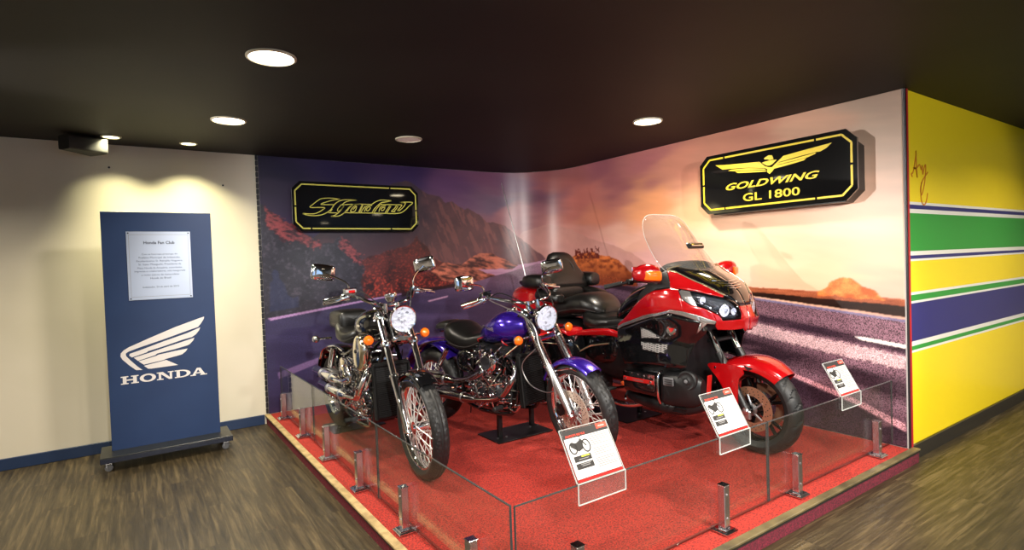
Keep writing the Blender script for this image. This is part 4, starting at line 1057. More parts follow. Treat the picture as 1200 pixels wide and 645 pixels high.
    if P['disc']:
        g = G(S).tube([(ix + .04, -(iy - .06), iz), (fx(zt) + .10, -.13, zt - .05), (fx(.82) + .05, -.12, .80), (fx(.62) + .035, -.125, .60), (-.09, -.13, .42)], .005, 6, 6)
        g.tube([(fx(.75) - .02, -.11, .80), (-.40, -.17, .66), (-.36, -.16, .52), (-.22, -.13, .47), (fx(.5), -.12, .5)], .0045, 6, 6)
        g.build('brake_hose', steel, root)
        s = P['disc']
        g = G(S).box((-.105, s * .088, R + .02), (.055, .05, .115), (0, .25, 0), bev=.012); g.lathe([(.016, 0), (.016, .004), (.0, .005)], (-.105, s * .113, R + .045), (0, s, 0), 14); g.lathe([(.016, 0), (.016, .004), (.0, .005)], (-.110, s * .113, R), (0, s, 0), 14)
        g.build('brake_caliper', blacksatin, root)
    # ---- frame
    rx_, rz_ = P['rear']
    g = G()
    g.tube([(-.42, 0, .93), (-.52, 0, .80)], .04, 14, 2)
    hd0, hd1 = Vector((fx(P['clamp']) - .055, 0, P['clamp'] - .01)), Vector((fx(zt) - .055, 0, zt - .03)); g.tube([hd0, hd1], .032, 16, 1)
    for s in (-1, 1):
        g.tube([(-.47, s * .03, .86), (-.50, s * .11, .60), (-.52, s * .13, .32), (-.62, s * .13, .235), (-.95, s * .13, .23), (-1.10, s * .13, .30), (-1.14, s * .13, .50), (-1.18, s * .11, .66)], .016, 10, 6)
        g.tube([(-.48, s * .03, .89), (-.80, s * .07, .82), (-1.15, s * .10, .70), (-1.35, s * .10, .72)], .016, 10, 5)
        g.tube([(-1.10, s * .12, .36), (-1.3, s * .115, .345), (rx_ + .02, s * .115, rz_)], .020, 10, 3)   # swing arm
        g.box((rx_, s * .118, rz_), (.10, .022, .05), bev=.008)
    g.tube([(-.52, -.13, .34), (-.52, .13, .34)], .014, 8, 1); g.tube([(-1.1, -.13, .34), (-1.1, .13, .34)], .022, 10, 1)
    g.build('frame', blackpaint, root)
    # ---- radiator
    rd = G().box((-.475, 0, .50), (.03, .255, .37), (0, -.10, 0), bev=.006).build('radiator', radm, root)
    g = G()
    for i in range(26): g.box((-.458 + (.50 - (.335 + i * .0132)) * .10, 0, .335 + i * .0132), (.003, .225, .004))
    g.build('radiator_fins', blackplast, rd)
    g = G()
    for s in (-1, 1): g.box((-.468, s * .135, .50), (.045, .018, .39), (0, -.10, 0), bev=.006)
    g.box((-.487, 0, .695), (.05, .27, .03), bev=.008); g.build('radiator_surround', radm, rd)
    # ---- engine
    ex, ez = -.80, .385
    en = G()
    en.loft([(-.13, ex, ez, .17, .10, 3), (-.09, ex, ez, .215, .130, 3.2), (.09, ex, ez, .215, .130, 3.2), (.13, ex, ez, .17, .10, 3)], 28, 2, axis='y')
    en.box((ex, 0, .265), (.34, .20, .06), bev=.02)
    eo = en.build('engine_case', P['casem'], root)
    for s in (-1, 1):
        g = G().lathe([(.085, 0), (.085, .018), (.072, .030), (.04, .036), (.036, .03), (0, .03)], (ex + .07, s * .125, ez + .005), (0, s, 0), 30)
        g.lathe([(.062, 0), (.062, .022), (.052, .030), (.03, .034), (.026, .028), (0, .028)], (ex - .115, s * .125, ez + .01), (0, s, 0), 26)
        g.build('engine_cover', P['coverm'], eo)
        g = G()
        for i in range(9):
            a = 2 * PI * i / 9; g.lathe([(.0075, 0), (.0075, .010), (0, .012)], (ex + .07 + .099 * math.cos(a), s * .140, ez + .005 + .099 * math.sin(a)), (0, s, 0), 6)
        for i in range(6):
            a = 2 * PI * i / 6; g.lathe([(.007, 0), (.007, .010), (0, .012)], (ex - .115 + .072 * math.cos(a), s * .140, ez + .01 + .072 * math.sin(a)), (0, s, 0), 6)
        g.box((ex, s * .128, ez), (.30, .03, .17), bev=.01)
        for (dx, dz, r_) in ((.03, .10, .022), (-.05, .105, .018), (.16, -.03, .018), (-.02, -.10, .016), (.10, -.11, .014), (-.17, -.06, .016), (.02, -.03, .02)):
            g.lathe([(r_, 0), (r_, .02), (r_ * .6, .028), (0, .03)], (ex + dx, s * .138, ez + dz), (0, s, 0), 12)
        g.build('cover_bolts', chrome, eo)
    tilt = R_(27)
    for q, nm in ((1, 'front'), (-1, 'rear')):
        b = Vector((ex + q * .035, 0, ez + .10)); t = b + Vector((q * math.sin(tilt) * .20, 0, math.cos(tilt) * .20))
        g = G(); cylinder_head(g, b, t, .088, 9); cy = g.build('engine_cylinder', P['cylm'], root)
        h = t + Vector((q * math.sin(tilt) * .07, 0, math.cos(tilt) * .07))
        G().loft([(-.095, h.x - q * .01, h.z - .02, .07, .045, 3), (0, h.x - q * .01, h.z - .02, .082, .055, 3.5), (.095, h.x - q * .01, h.z - .02, .07, .045, 3)], 24, 3, axis='y').build('cylinder_head_cover', P['coverm'], cy)
        g = G()
        for s in (-1, 1):
            g.tube([b + Vector((q * .05, s * .08, -.03)), h + Vector((q * .02, s * .085, -.03))], .011, 10, 1)
            g.tube([b + Vector((-q * .01, s * .095, -.02)), h + Vector((-q * .03, s * .09, -.05))], .008, 8, 1)
            for k_ in range(4): g.lathe([(.008, 0), (.008, .012), (0, .014)], (h.x + (k_ - 1.5) * .035, s * .096, h.z - .03 + (k_ % 2) * .03), (0, s, 0), 6)
        g.build('pushrod_tubes', chrome, cy)
        G().tube([h + Vector((0, -.07, .02)), h + Vector((-q * .02, -.12, .06)), (ex + q * .08, -.06, h.z + .08)], .0045, 6, 5).build('plug_lead', redstripe if P['redlead'] else blacksatin, cy)
    # carburettor, air box and small chrome bits between and beside the cylinders
    g = G()
    for k_ in range(170):
        x = ex + rnd.uniform(-.21, .24); z = rnd.uniform(.31, .70); s = -1 if k_ % 4 else 1; y = s * rnd.uniform(.12, .17)
        r_ = rnd.uniform(.005, .012)
        if k_ % 5 == 0: g.ball((x, y, z), r_, 8)
        elif k_ % 3 == 1: g.lathe([(r_, 0), (r_, .02), (r_ * .5, .026), (0, .027)], (x, y, z), (rnd.uniform(-.4, .4), s, rnd.uniform(-.4, .4)), 8)
        else: g.tube([(x, y, z), (x + rnd.uniform(-.08, .08), y + s * .018, z + rnd.uniform(-.06, .06)), (x + rnd.uniform(-.12, .12), y, z + rnd.uniform(-.1, .1))], .0055, 6, 5)
    tag(g.build('engine_fittings', P['bits'], root), kind='stuff')
    g = G()
    for k_ in range(60):
        x = ex + rnd.uniform(-.24, .2); z = rnd.uniform(.30, .72); s = -1 if k_ % 3 else 1
        g.tube([(x, s * .10, z), (x + rnd.uniform(-.1, .1), s * rnd.uniform(.13, .155), z + rnd.uniform(-.05, .05)), (x + rnd.uniform(-.2, .2), s * .11, z + rnd.uniform(-.15, .15))], .005, 6, 6)
    tag(g.build('engine_hoses', blacksatin, root), kind='stuff')
    if P['air'] == 'oval':
        a = G(Matrix.Translation((-.60, -.165, .775)) @ Matrix.Rotation(.18, 4, 'Y'))
        a.loft([(.03, 0, .0, .085, .115, 2.2), (.0, 0, 0, .10, .135, 2.2), (-.030, .0, .005, .098, .130, 2.2), (-.046, .0, .01, .075, .105, 2.1), (-.052, 0, .01, .03, .05, 2)], 32, 3, axis='y')
        ao = a.build('air_cleaner_cover', chrome_w, root)
        G(Matrix.Translation((-.60, -.165, .775)) @ Matrix.Rotation(.18, 4, 'Y')).lathe([(.014, 0), (.013, .008), (0, .010)], (.0, -.050, .02), (0, -1, 0), 12).build('cover_screw', blacksatin, ao)
    else:
        a = G().lathe([(.052, -.03), (.080, -.02), (.088, .0), (.086, .022), (.070, .040), (.045, .046), (0, .047)], (-.76, -.165, .625), (0, -1, 0), 36)
        ao = a.build('air_cleaner_cover', chrome, root)
        G().lathe([(.052, 0), (.050, .006), (0, .008)], (-.76, -.212, .625), (0, -1, 0), 30).build('cover_disc', darkmetal, ao)
        g = G()
        for i in range(12):
            a_ = 2 * PI * i / 12; g.ball((-.76 + .075 * math.cos(a_), -.205, .625 + .075 * math.sin(a_)), .008, 8)
        g.build('cover_rivets', chrome, ao)
    # ---- exhausts on the right
    for i, pth in enumerate(P['pipes']):
        pts, k_ = pth
        px = G().tube(pts, P['pipe_r'], 12, 6).build('exhaust_pipe', P['pipem'], root)
        g = G(); st, en_ = Vector(P['muff'][i][0]), Vector(P['muff'][i][1]); L = (en_ - st).length; r_ = P['muff_r']
        g.lathe([(.022, 0), (.026, .02), (r_ * .9, .09), (r_, .14), (r_, L - .05), (r_ * .93, L - .045), (r_ * .93, L - .015), (r_ * .86, L), (r_ * .72, L + .001), (r_ * .70, L - .06)], st, en_ - st, 28)
        mo_ = g.build('silencer', P['pipem'], px)
        g = G(); d_ = (en_ - st).normalized()
        for f in (.18, .62): G().lathe([(r_ + .003, 0), (r_ + .004, .004), (r_ + .004, .014), (r_ + .003, .018)], st + d_ * (L * f), d_, 24, closed=False).build('silencer_band', steel, px)
        g.box(st.lerp(en_, .5) + Vector((0, .05, .02)), (.16, .05, .03), bev=.006); g.build('silencer_clamp', steel, px)
        sh = [Vector(p) + Vector((0, -.018, .006)) for p in pts[-3:]]
        G().tube(sh, .020, 10, 5, flat=.8).build('heat_shield', P['pipem'], px)
    # left side: primary cover and shaft
    G().tube([(-1.08, .14, .36), (rx_, .14, rz_)], .024, 12, 1).build('drive_shaft_tube', blackpaint, root)
    G().lathe([(.075, -.04), (.085, .0), (.07, .03), (0, .04)], (rx_, .125, rz_), (0, 1, 0), 24).build('final_drive', alu, root)
    # ---- rear wheel, mudguard, shocks
    Rr = .327
    spoked_wheel(root, 'rear_wheel', (rx_, 0, rz_), Rr, .155, .205, None, 0, 36, 'block')
    fg = G().fender((rx_ + .0, rz_ + .02), Rr + P['rf'], P['rf_a0'], 172, .105, .05, .006, 44, 12)
    rf = fg.build('rear_mudguard', P['rearpaint'], root)
    g = G()
    for s in (-1, 1):
        g.tube([(-1.15, s * .115, rz_ + .40), (-1.35, s * .12, rz_ + .42), (rx_ - .05, s * .118, rz_ + .36), (rx_ - .17, s * .112, rz_ + .26)], .014, 10, 5, flat=.6)
    g.build('mudguard_strut', chrome, rf)
    for s in (-1, 1):
        p0, p1 = Vector((P['shock_top'][0], s * .145, P['shock_top'][1])), Vector((rx_ + .09, s * .140, rz_ + .05)); dv = p1 - p0; L = dv.length
        sh = G().lathe([(.0, 0), (.018, 0), (.022, .02), (.024, .05), (.024, L * .42), (.014, L * .44), (.014, L)], p0, dv, 16).build('shock_absorber', chrome, root)
        c_ = []; tn = 8
        u_ = dv.normalized(); e1 = u_.orthogonal().normalized(); e2 = u_.cross(e1)
        for q in range(tn * 10 + 1):
            a_ = q / 10 * 2 * PI; c_.append(p0 + u_ * (L * (.40 + .52 * q / (tn * 10))) + e1 * (.025 * math.cos(a_)) + e2 * (.025 * math.sin(a_)))
        G().tube(c_, .0042, 6, 1).build('shock_spring', chrome, sh)
    tl = G().box((rx_ - .30, 0, rz_ + .27), (.06, .09, .055), (0, -.6, 0), bev=.012).build('tail_light', chrome, root)
    G().box((rx_ - .325, 0, rz_ + .275), (.02, .08, .045), (0, -.6, 0), bev=.008).build('tail_lens', redlens, tl)
    q = P['rind']
    for s in (-1, 1): indicator(root, (q[0] + .02, s * .10, q[2]), (q[0], s * q[1], q[2]), None, .030, direction=(-1, 0, 0))
    # ---- tank
    tk_ = G().loft(P['tank'], 36, 4).build('fuel_tank', paint, root)
    G().lathe([(.030, 0), (.032, .008), (.026, .014), (0, .015)], P['cap'], (.15, 0, 1), 24).build('filler_cap', chrome, tk_)
    if P['badge']:
        bx_, by_, bz_ = P['badge_at']
        for s in (-1,):
            g = G(Matrix(((-s * -1., 0, 0, bx_), (0, 0, -1, by_), (0, 1, 0, bz_), (0, 0, 0, 1))))
            fit_text(g, 'Shadow', Matrix.Rotation(P['badge_rot'], 4, 'Z'), w=.13, shear=.5, ext=.002)
            g.build('tank_lettering', chrome_w, tk_)
    else:
        g = G(); g.loft([(-.145, -.70, .965, .03, .010, 2), (-.150, -.70, .965, .028, .009, 2)], 20, 1, axis='y'); g.build('tank_badge', chrome, tk_)
    # ---- seats
    for nm, secs in P['seats']:
        so_ = G().loft(secs, 32, 4).build(nm, leather, root)
        g = G(); mid = [s_ for s_ in secs[1:-1]]
        for s in (-1, 1): g.tube([(q_[0], s * q_[3] * .985, q_[2] - q_[4] * .35) for q_ in mid], .0035, 6, 4)
        g.build('seat_seam', piping, so_)
    for s in (-1, 1):
        g = G().loft([(s * .115, -1.07, .60, .10, .085, 2.6), (s * .145, -1.07, .60, .105, .09, 2.6), (s * .158, -1.07, .60, .085, .07, 2.4)], 24, 3, axis='y'); g.build('side_cover', P['sidem'], root)
    # ---- foot controls
    for s in (-1, 1):
        fp_ = G().tube([(-.57, s * .13, .30), (-.57, s * .24, .315)], .010, 8, 1)
        fp_ = fp_.build('foot_peg', chrome, root)
        g = G().lathe([(.016, 0), (.020, .01), (.020, .085), (.014, .09)], (-.57, s * .235, .315), (0, s, 0), 14); g.build('peg_rubber', rubber, fp_)
        g = G().tube([(-.62, s * .14, .30), (-.50, s * .17, .28), (-.42, s * .20, .345), (-.42, s * .26, .35)], .008, 8, 5); g.build('foot_pedal', chrome, root)
        g = G().tube([(-1.12, s * .12, .40), (-1.16, s * .18, .38), (-1.16, s * .235, .38)], .012, 8, 4); g.build('pillion_peg', chrome, root)
    return root
grp = 'motorcycles on the red platform'
B1 = dict(rake=R_(29), xg=.07, fork_top=1.07, clamp=.87, paint=blackpaint, fw=.112, disc=0, tread='groove', fend0=58, ribbed=False, head=(-.195, 1.04), head_r=.088, yokem=chrome,
          ind=(.905, -.335, .205), speedo=(-.40, 0, 1.185), speedo_n=(-.205, .0, .97), speedo_bar=True, grip=(-.645, .405, 1.180), grip_in=(-.595, .29, 1.20), bar_fwd=.0, bar_up=.10,
          mir=(-.68, .385, 1.385), mstem=-.02, mtilt=.18, gripm=chrome, resm=steel, redwin=True, rear=(-1.60, .327), casem=darkmetal, coverm=chrome_d, pipem=chrome, pipe_r=.019, cylm=blacksatin, bits=chrome, redlead=False, air='oval',
          pipes=[([(-.63, -.09, .70), (-.50, -.17, .66), (-.50, -.225, .54), (-.62, -.20, .45), (-.84, -.205, .425)], 0),
                 ([(-.93, -.09, .66), (-.80, -.20, .64), (-.78, -.195, .56), (-.90, -.205, .525), (-1.05, -.205, .52)], 0)],
          muff=[((-.84, -.205, .425), (-1.46, -.205, .425)), ((-1.04, -.205, .52), (-1.60, -.205, .525))], muff_r=.040, rf=.055, rf_a0=42, rearpaint=blackpaint, shock_top=(-1.30, .74), rind=(-1.50, .225, .80),
          tank=[(-.47, 0, .985, .045, .035), (-.50, 0, .985, .085, .075), (-.60, 0, .975, .135, .105, 2.3), (-.74, 0, .965, .150, .112, 2.2), (-.86, 0, .935, .125, .090, 2.2), (-.95, 0, .905, .075, .055), (-.98, 0, .895, .04, .03)], cap=(-.70, 0, 1.075),
          badge=False, seats=[('rider_seat', [(-.88, 0, .885, .05, .03), (-.92, 0, .875, .11, .05, 2.8), (-1.02, 0, .845, .155, .055, 3), (-1.14, 0, .855, .165, .06, 3), (-1.22, 0, .90, .15, .07, 3), (-1.25, 0, .91, .11, .05)]),
                              ('pillion_seat', [(-1.155, 0, .955, .09, .05, 4), (-1.175, 0, .960, .122, .078, 4.5), (-1.26, 0, .965, .130, .085, 4.6), (-1.38, 0, .965, .130, .080, 4.6), (-1.45, 0, .960, .122, .072, 4.5), (-1.47, 0, .955, .09, .045, 4)])],
          sidem=chrome_w)
cruiser('motorcycle', 'black cruiser motorcycle with a two-step black seat and chrome fork, nearest the cream wall', 'motorcycle', grp, (.519, -2.488), 178.5, R_(5), B1)
B2 = dict(rake=R_(30), xg=.07, fork_top=1.04, clamp=.835, paint=purple, fw=.112, disc=-1, tread='block', fend0=58, ribbed=True, head=(-.27, .985), head_r=.092, yokem=redlens,
          ind=(.862, -.32, .235), speedo=(-.66, 0, 1.015), speedo_n=(-.35, 0, .94), speedo_bar=False, grip=(-.70, .445, 1.135), grip_in=(-.65, .325, 1.155), bar_fwd=.02, bar_up=.085,
          mir=(-.66, .415, 1.30), mstem=-.01, mtilt=.1, gripm=chrome_w, resm=chrome, redwin=False, rear=(-1.62, .327), casem=blacksatin, coverm=darkmetal, pipem=chrome_d, pipe_r=.018, cylm=blacksatin, bits=chrome, redlead=True, air='round',
          pipes=[([(-.63, -.09, .66), (-.50, -.16, .62), (-.49, -.21, .50), (-.60, -.235, .38), (-.84, -.25, .335)], 0),
                 ([(-.93, -.09, .62), (-.83, -.20, .61), (-.78, -.235, .55), (-.90, -.25, .49), (-1.08, -.25, .455)], 0)],
          muff=[((-.84, -.25, .335), (-1.62, -.25, .335)), ((-1.07, -.25, .455), (-1.75, -.25, .45))], muff_r=.038, rf=.075, rf_a0=40, rearpaint=purple, shock_top=(-1.30, .68), rind=(-1.70, .24, .78),
          tank=[(-.46, 0, .90, .04, .03), (-.49, 0, .905, .085, .070), (-.58, 0, .90, .150, .110, 2.2), (-.70, 0, .89, .172, .125, 2.2), (-.82, 0, .855, .150, .105, 2.2), (-.93, 0, .815, .095, .065), (-.98, 0, .80, .05, .03)], cap=(-.79, 0, .965),
          badge=True, badge_at=(-.76, -.172, .895), badge_rot=.22, seats=[('rider_seat', [(-.90, 0, .79, .05, .03), (-.95, 0, .775, .10, .06, 2.6), (-1.05, 0, .745, .155, .08, 2.6), (-1.16, 0, .765, .185, .105, 2.6), (-1.25, 0, .80, .185, .112, 2.6), (-1.32, 0, .825, .155, .085, 2.4), (-1.35, 0, .83, .09, .05)]),
                                 ('pillion_seat', [(-1.30, 0, .855, .06, .03), (-1.34, 0, .865, .10, .045, 3), (-1.42, 0, .865, .105, .045, 3), (-1.50, 0, .85, .095, .035, 3), (-1.53, 0, .84, .06, .02)])],
          sidem=blackpaint)
cruiser('motorcycle', 'purple cruiser motorcycle with chrome spoked wheels and a black seat, in the middle', 'motorcycle', grp, (1.585, -2.862), 168, R_(14), B2)
# ------------------------------------------------------------------ flat steel supports that hold the machines upright
def support(c, sx_, sy_, posts, top, label):
    t = thing('motorcycle_support', label, 'support stand', (c[0], c[1], HP + .004), 0, 'flat black supports under the motorcycles')
    G().box((0, 0, .005), (sx_, sy_, .008), bev=.002).build('base_plate', blacksatin, t)
    for (x, y) in posts:
        p = G().box((x, y, top / 2 + .009), (.035, .035, top), bev=.003).build('post', blacksatin, t)
        g = G()
        for s in (-1, 1): g.lathe([(.010, 0), (.010, .006), (0, .008)], (x + s * .04, y - .03, .009), (0, 0, 1), 6)
        g.build('bolt', steel, p)
support((.56, -.95), .46, .34, ((-.1, .0), (.1, 0)), .200, 'black flat support under the black cruiser, seen through the left glass')
support((1.52, -2.08), .53, .32, ((-.17, -.03), (.21, .06)), .200, 'black flat support with two posts under the purple cruiser')
support((2.60, -2.22), .44, .55, ((-.08, .12), (.1, -.12)), .14, 'black flat support under the red touring motorcycle')
# ------------------------------------------------------------------ red touring motorcycle
ZK = [.25, .45, .60, .785, .85, .94, 1.03, 1.116, 1.19, 1.257, 1.316, 1.37]
XN = [-.22, -.18, -.15, -.13, -.06, -.045, -.075, -.115, -.18, -.30, -.43, -.54]
WK = [.34, .40, .41, .39, .40, .43, .45, .45, .43, .40, .36, .33]
XR = -.55
def fs(s, z, off=0., side=-1):
    xn = float(np.interp(z, ZK, XN)) + off; w = float(np.interp(z, ZK, WK)) + off
    if s <= 1:
        th = s * PI / 2
        return Vector((XR + (xn - XR) * max(0, math.cos(th)) ** .9, side * w * max(0, math.sin(th)) ** .9, z))
    t = s - 1; k = float(np.interp(z, [.75, .95], [.10, .42]))
    return Vector((XR - .6 * t, side * w * (1 - k * t ** 1.3), z))
def region(poly, off=0., side=-1, ds=.02, nz=10, g=None):
    """part of the fairing skin inside an outline given in skin coordinates"""
    g = g or G(); ss = sorted(set([p[0] for p in poly])); cols = []
    lo, hi = ss[0], ss[-1]; allS = set()
    for a, b in zip(ss[:-1], ss[1:]):
        k = max(1, int((b - a) / ds + .5))
        for i in range(k): allS.add(a + (b - a) * i / k + (1e-5 if i == 0 else 0))
        allS.add(b - 1e-5)
    S_ = sorted(allS)
    def cross(s):
        z = []; n = len(poly)
        for i in range(n):
            (a, za), (b, zb) = poly[i], poly[(i + 1) % n]
            if (a > s) != (b > s): z.append(za + (zb - za) * (s - a) / (b - a))
        z.sort(); return [(z[i], z[i + 1]) for i in range(0, len(z) - 1, 2)]
    X = [(s, cross(s)) for s in S_]
    for (s0, a), (s1, b) in zip(X[:-1], X[1:]):
        if len(a) != len(b): continue
        for (z0, z1), (w0, w1) in zip(a, b):
            V = []
            for s, l_, h_ in ((s0, z0, z1), (s1, w0, w1)):
                for j in range(nz + 1): V.append(fs(max(0, s), l_ + (h_ - l_) * j / nz, off, side))
            g.add(V, [(j, j + 1, nz + 2 + j, nz + 1 + j) for j in range(nz)])
    return g
def skin(name, poly, m, root, off=0., th=.007, both=True, parts=None, label=None):
    for side in ((-1, 1) if both else (-1,)):
        g = region(poly, off, side)
        me_o = g.build(name, m, root, ang=40, fix=False)
        bm = bmesh.new(); bm.from_mesh(me_o.data); bmesh.ops.remove_doubles(bm, verts=bm.verts, dist=.0003)
        bmesh.ops.recalc_face_normals(bm, faces=bm.faces[:])
        # outward = away from the machine's middle
        s_ = sum(((f.calc_center_median() - Vector((-.8, 0, f.calc_center_median().z))).dot(f.normal)) * f.calc_area() for f in bm.faces)
        if s_ < 0: bmesh.ops.reverse_faces(bm, faces=bm.faces[:])
        bm.to_mesh(me_o.data); bm.free(); me_o.data.shade_smooth()
        md = me_o.modifiers.new('skin', 'SOLIDIFY'); md.thickness = th; md.offset = -1
        if label: me_o['label'] = label
        if parts is not None: parts.append(me_o)

HL = [(.69, 1.155), (.66, 1.165), (.5, 1.15), (.24, 1.10), (.13, 1.07), (.09, 1.035), (.09, .99), (.12, .95), (.34, .945), (.36, .985), (.49, 1.035), (.61, 1.06), (.68, 1.10)]
RT = [(.73, 1.30), (.58, 1.288), (.22, 1.115), (.24, 1.102), (.5, 1.152), (.66, 1.168), (.78, 1.175)]
LOW = [(1.72, .87), (1.62, .905), (1.48, .965), (1.3, 1.04), (1.12, 1.11), (.97, 1.155), (.78, 1.172), (.69, 1.166), (.695, 1.155), (.683, 1.098), (.612, 1.057), (.492, 1.032), (.362, .982), (.342, .941), (.118, .946), (.086, .99), (.086, 1.035), (.0, 1.035),
       (.0, .86), (.05, .855), (.08, .875), (.25, .875), (.40, .880), (.42, .905), (.41, .94), (.55, .98), (.7, 1.01), (.81, 1.02), (.96, .99), (1.18, .96), (1.62, .88), (1.72, .85)]
SIL = [(1.72, .85), (1.62, .88), (1.18, .96), (.96, .99), (.81, 1.02), (.7, 1.01), (.55, .98), (.41, .94), (.43, .92), (.5, .925), (.61, .855), (.56, .94), (.71, .98), (.83, 1.0), (.96, .97), (1.18, .935), (1.6, .86), (1.72, .83)]
BLK = [(1.72, .83), (1.6, .86), (1.18, .935), (.96, .97), (.83, 1.0), (.71, .98), (.56, .94), (.49, .9), (.52, .85), (.58, .77), (.63, .685), (.66, .58), (.94, .60), (1.53, .57), (1.57, .615), (1.66, .72)]
CEN = [(.0, 1.345), (.72, 1.315), (.73, 1.302), (.66, 1.30), (.58, 1.290), (.22, 1.117), (.13, 1.073), (.09, 1.037), (.0, 1.037)]
GLD = [(.73, 1.306), (.58, 1.296), (.20, 1.120), (.22, 1.112), (.58, 1.285), (.73, 1.297)]
V1 = [(1.26, .87), (1.09, .855), (.91, .80), (1.26, .785)]
V2 = [(1.26, .762), (.88, .765), (.89, .69), (1.23, .70)]

def touring():
    O = (2.58, -3.57); az = 177; A = R_(90 - az); rake = R_(29); xg = .08
    S = steer_matrix(rake, xg, -R_(4)); c0 = S @ Vector((0, 0, 0)); off = Matrix.Rotation(A, 4, 'Z') @ Vector((c0.x, c0.y, 0))
    root = thing('motorcycle', 'red and black touring motorcycle with a tall windscreen and wide backrest, nearest the right wall', 'motorcycle', (O[0] - off.x, O[1] - off.y, HP + .004 - min(0, c0.z)), A, grp)
    R = .322; tk = math.tan(rake)
    def fx(z): return -(z - R) * tk
    # ---- front wheel
    t = tyre((0, 0, R), R, .135, .228, S, 'vee').build('front_wheel', rubber, root, ang=28)
    G(S).lathe([(.236, -.052), (.238, -.048), (.222, -.044), (.212, -.03), (.206, 0), (.212, .03), (.222, .044), (.238, .048), (.236, .052), (.224, .046), (.218, .0), (.224, -.046)], (0, 0, R), (0, 1, 0), 64, closed=True).build('rim', blackpaint, t)
    g = G(S)
    for i in range(5):
        a = 2 * PI * i / 5 + .5
        for d in (-.16, .16):
            g.tube([(.035 * math.cos(a), 0, R + .035 * math.sin(a)), (.13 * math.cos(a + d * .7), .0, R + .13 * math.sin(a + d * .7)), (.212 * math.cos(a + d), 0, R + .212 * math.sin(a + d))], .013, 8, 3)
    g.lathe([(.0, -.06), (.045, -.058), (.05, -.03), (.045, 0), (.05, .03), (.045, .058), (0, .06)], (0, 0, R), (0, 1, 0), 24)
    g.build('wheel_spokes', blackpaint, t)
    for s in (-1, 1): brake_disc(t, (0, 0, R), s * .074, .158, S, mat('dark_copper', (.30, .15, .09), .35, .6))
    
    # ---- fork
    for s in (-1, 1):
        f = G(S).tube([(0, s * .12, R - .01), (fx(.55), s * .12, .55), (fx(.70), s * .115, .70)], [.026, .030, .030], 14, 3).build('fork_slider', blacksatin, root)
        G(S).tube([(fx(.68), s * .115, .68), (fx(1.0), s * .11, 1.0)], .0215, 14, 1).build('fork_tube', chrome, f)
        g = G(S).lathe([(0, -.004), (.022, -.002), (.026, .006), (.018, .014), (0, .016)], (0, s * .138, R), (0, s, 0), 18); g.box((0, s * .122, R - .03), (.055, .03, .07), bev=.01); g.build('axle_clamp', steel, f)
        g = G(S).box((-.105, s * .098, R - .03), (.06, .055, .12), (0, .2, 0), bev=.012); g.build('brake_caliper', blacksatin, f)
        g = G(S)
        for q in range(2): g.lathe([(.016, 0), (.016, .006), (0, .008)], (-.10 - .008 * q, s * .126, R - .055 + .05 * q), (0, s, 0), 14)
        g.build('caliper_piston', chrome, f)
    g = G(S)
    for k_, (a, b) in enumerate((((-.16, -.145, .60), (-.20, -.15, .80)), ((-.21, .10, .62), (-.25, .12, .84)))): g.tube([a, ((a[0] + b[0]) / 2 + .03, a[1] * 1.1, .7), b], .005, 6, 5)
    g.box((fx(.78) - .02, 0, .78), (.06, .26, .03), bev=.008); g.build('fork_brace', blacksatin, root)
    # reflector by the fork
    G(S).box((-.205, -.175, .40), (.055, .010, .028), bev=.003).build('amber_reflector', amber, root)
    # ---- front mudguard: shell with a leg running down to the axle on each side
    fm = G(S).fender((0, R), R + .046, 134, 47, .158, .080, .006, 48, 22, flare=lambda t_: 1.0 - .46 * max(0, t_ - .30) ** 1.0 - .25 * max(0, t_ - .8)).build('front_mudguard', red, root)
    for s in (-1, 1):
        M_ = S @ Matrix.Translation((0, s * .148, 0)) @ Matrix(((1, 0, 0, 0), (0, 0, -1, 0), (0, 1, 0, 0), (0, 0, 0, 1)))
        pts = [(-.275, .60), (-.262, .625), (-.20, .632), (-.10, .635), (-.03, .625), (.0, .600), (.0, .575), (-.025, .548), (-.045, .50), (-.050, .385), (-.060, .35), (-.095, .345), (-.115, .37), (-.15, .44), (-.20, .52)]
        sm = smooth_path([(a, b, 0) for a, b in pts], 3, True)
        g = G(M_).prism([(p.x, p.y) for p in sm], -.006 if s < 0 else -.006, .010)
        o = g.build('mudguard_leg', red, fm, bevel=.004)
        g = G(S @ Matrix.Translation((0, s * .138, 0)) @ Matrix(((1, 0, 0, 0), (0, 0, -1, 0), (0, 1, 0, 0), (0, 0, 0, 1)))).prism([(.00, .640), (.062, .625), (.035, .606)], -.006, .006); g.build('vent_slot', blackplast, fm)
        g = G(M_)
        for a, b in ((-.215, .60), (-.09, .40)): g.lathe([(.009, 0), (.009, .003), (0, .005)], (a, b, .010 if s < 0 else -.006), (0, 0, 1 if s < 0 else -1), 12)
        g.build('mudguard_bolt', chrome, fm)

    # ---- fairing skins
    skin('side_fairing', BLK, blackpaint, root)
    skin('red_fairing', LOW, red, root, .004, label='glossy red lower fairing')
    skin('upper_fairing', RT, red, root, .004, label='red wedge below the windscreen')
    skin('inner_cowl', [(.745, 1.30), (.79, 1.178), (.97, 1.160), (1.12, 1.115), (1.3, 1.045), (1.22, 1.13), (1.05, 1.22), (.90, 1.285)], blackplast, root, -.012)
    skin('silver_trim', SIL, silver, root, .008, .008)
    skin('gold_trim', GLD, gold, root, .008, .006)
    skin('nose_cowl', CEN, blackpaint, root, .002, .006)
    hp = []; skin('headlight', HL, clear_lens, root, .003, .003, parts=hp)
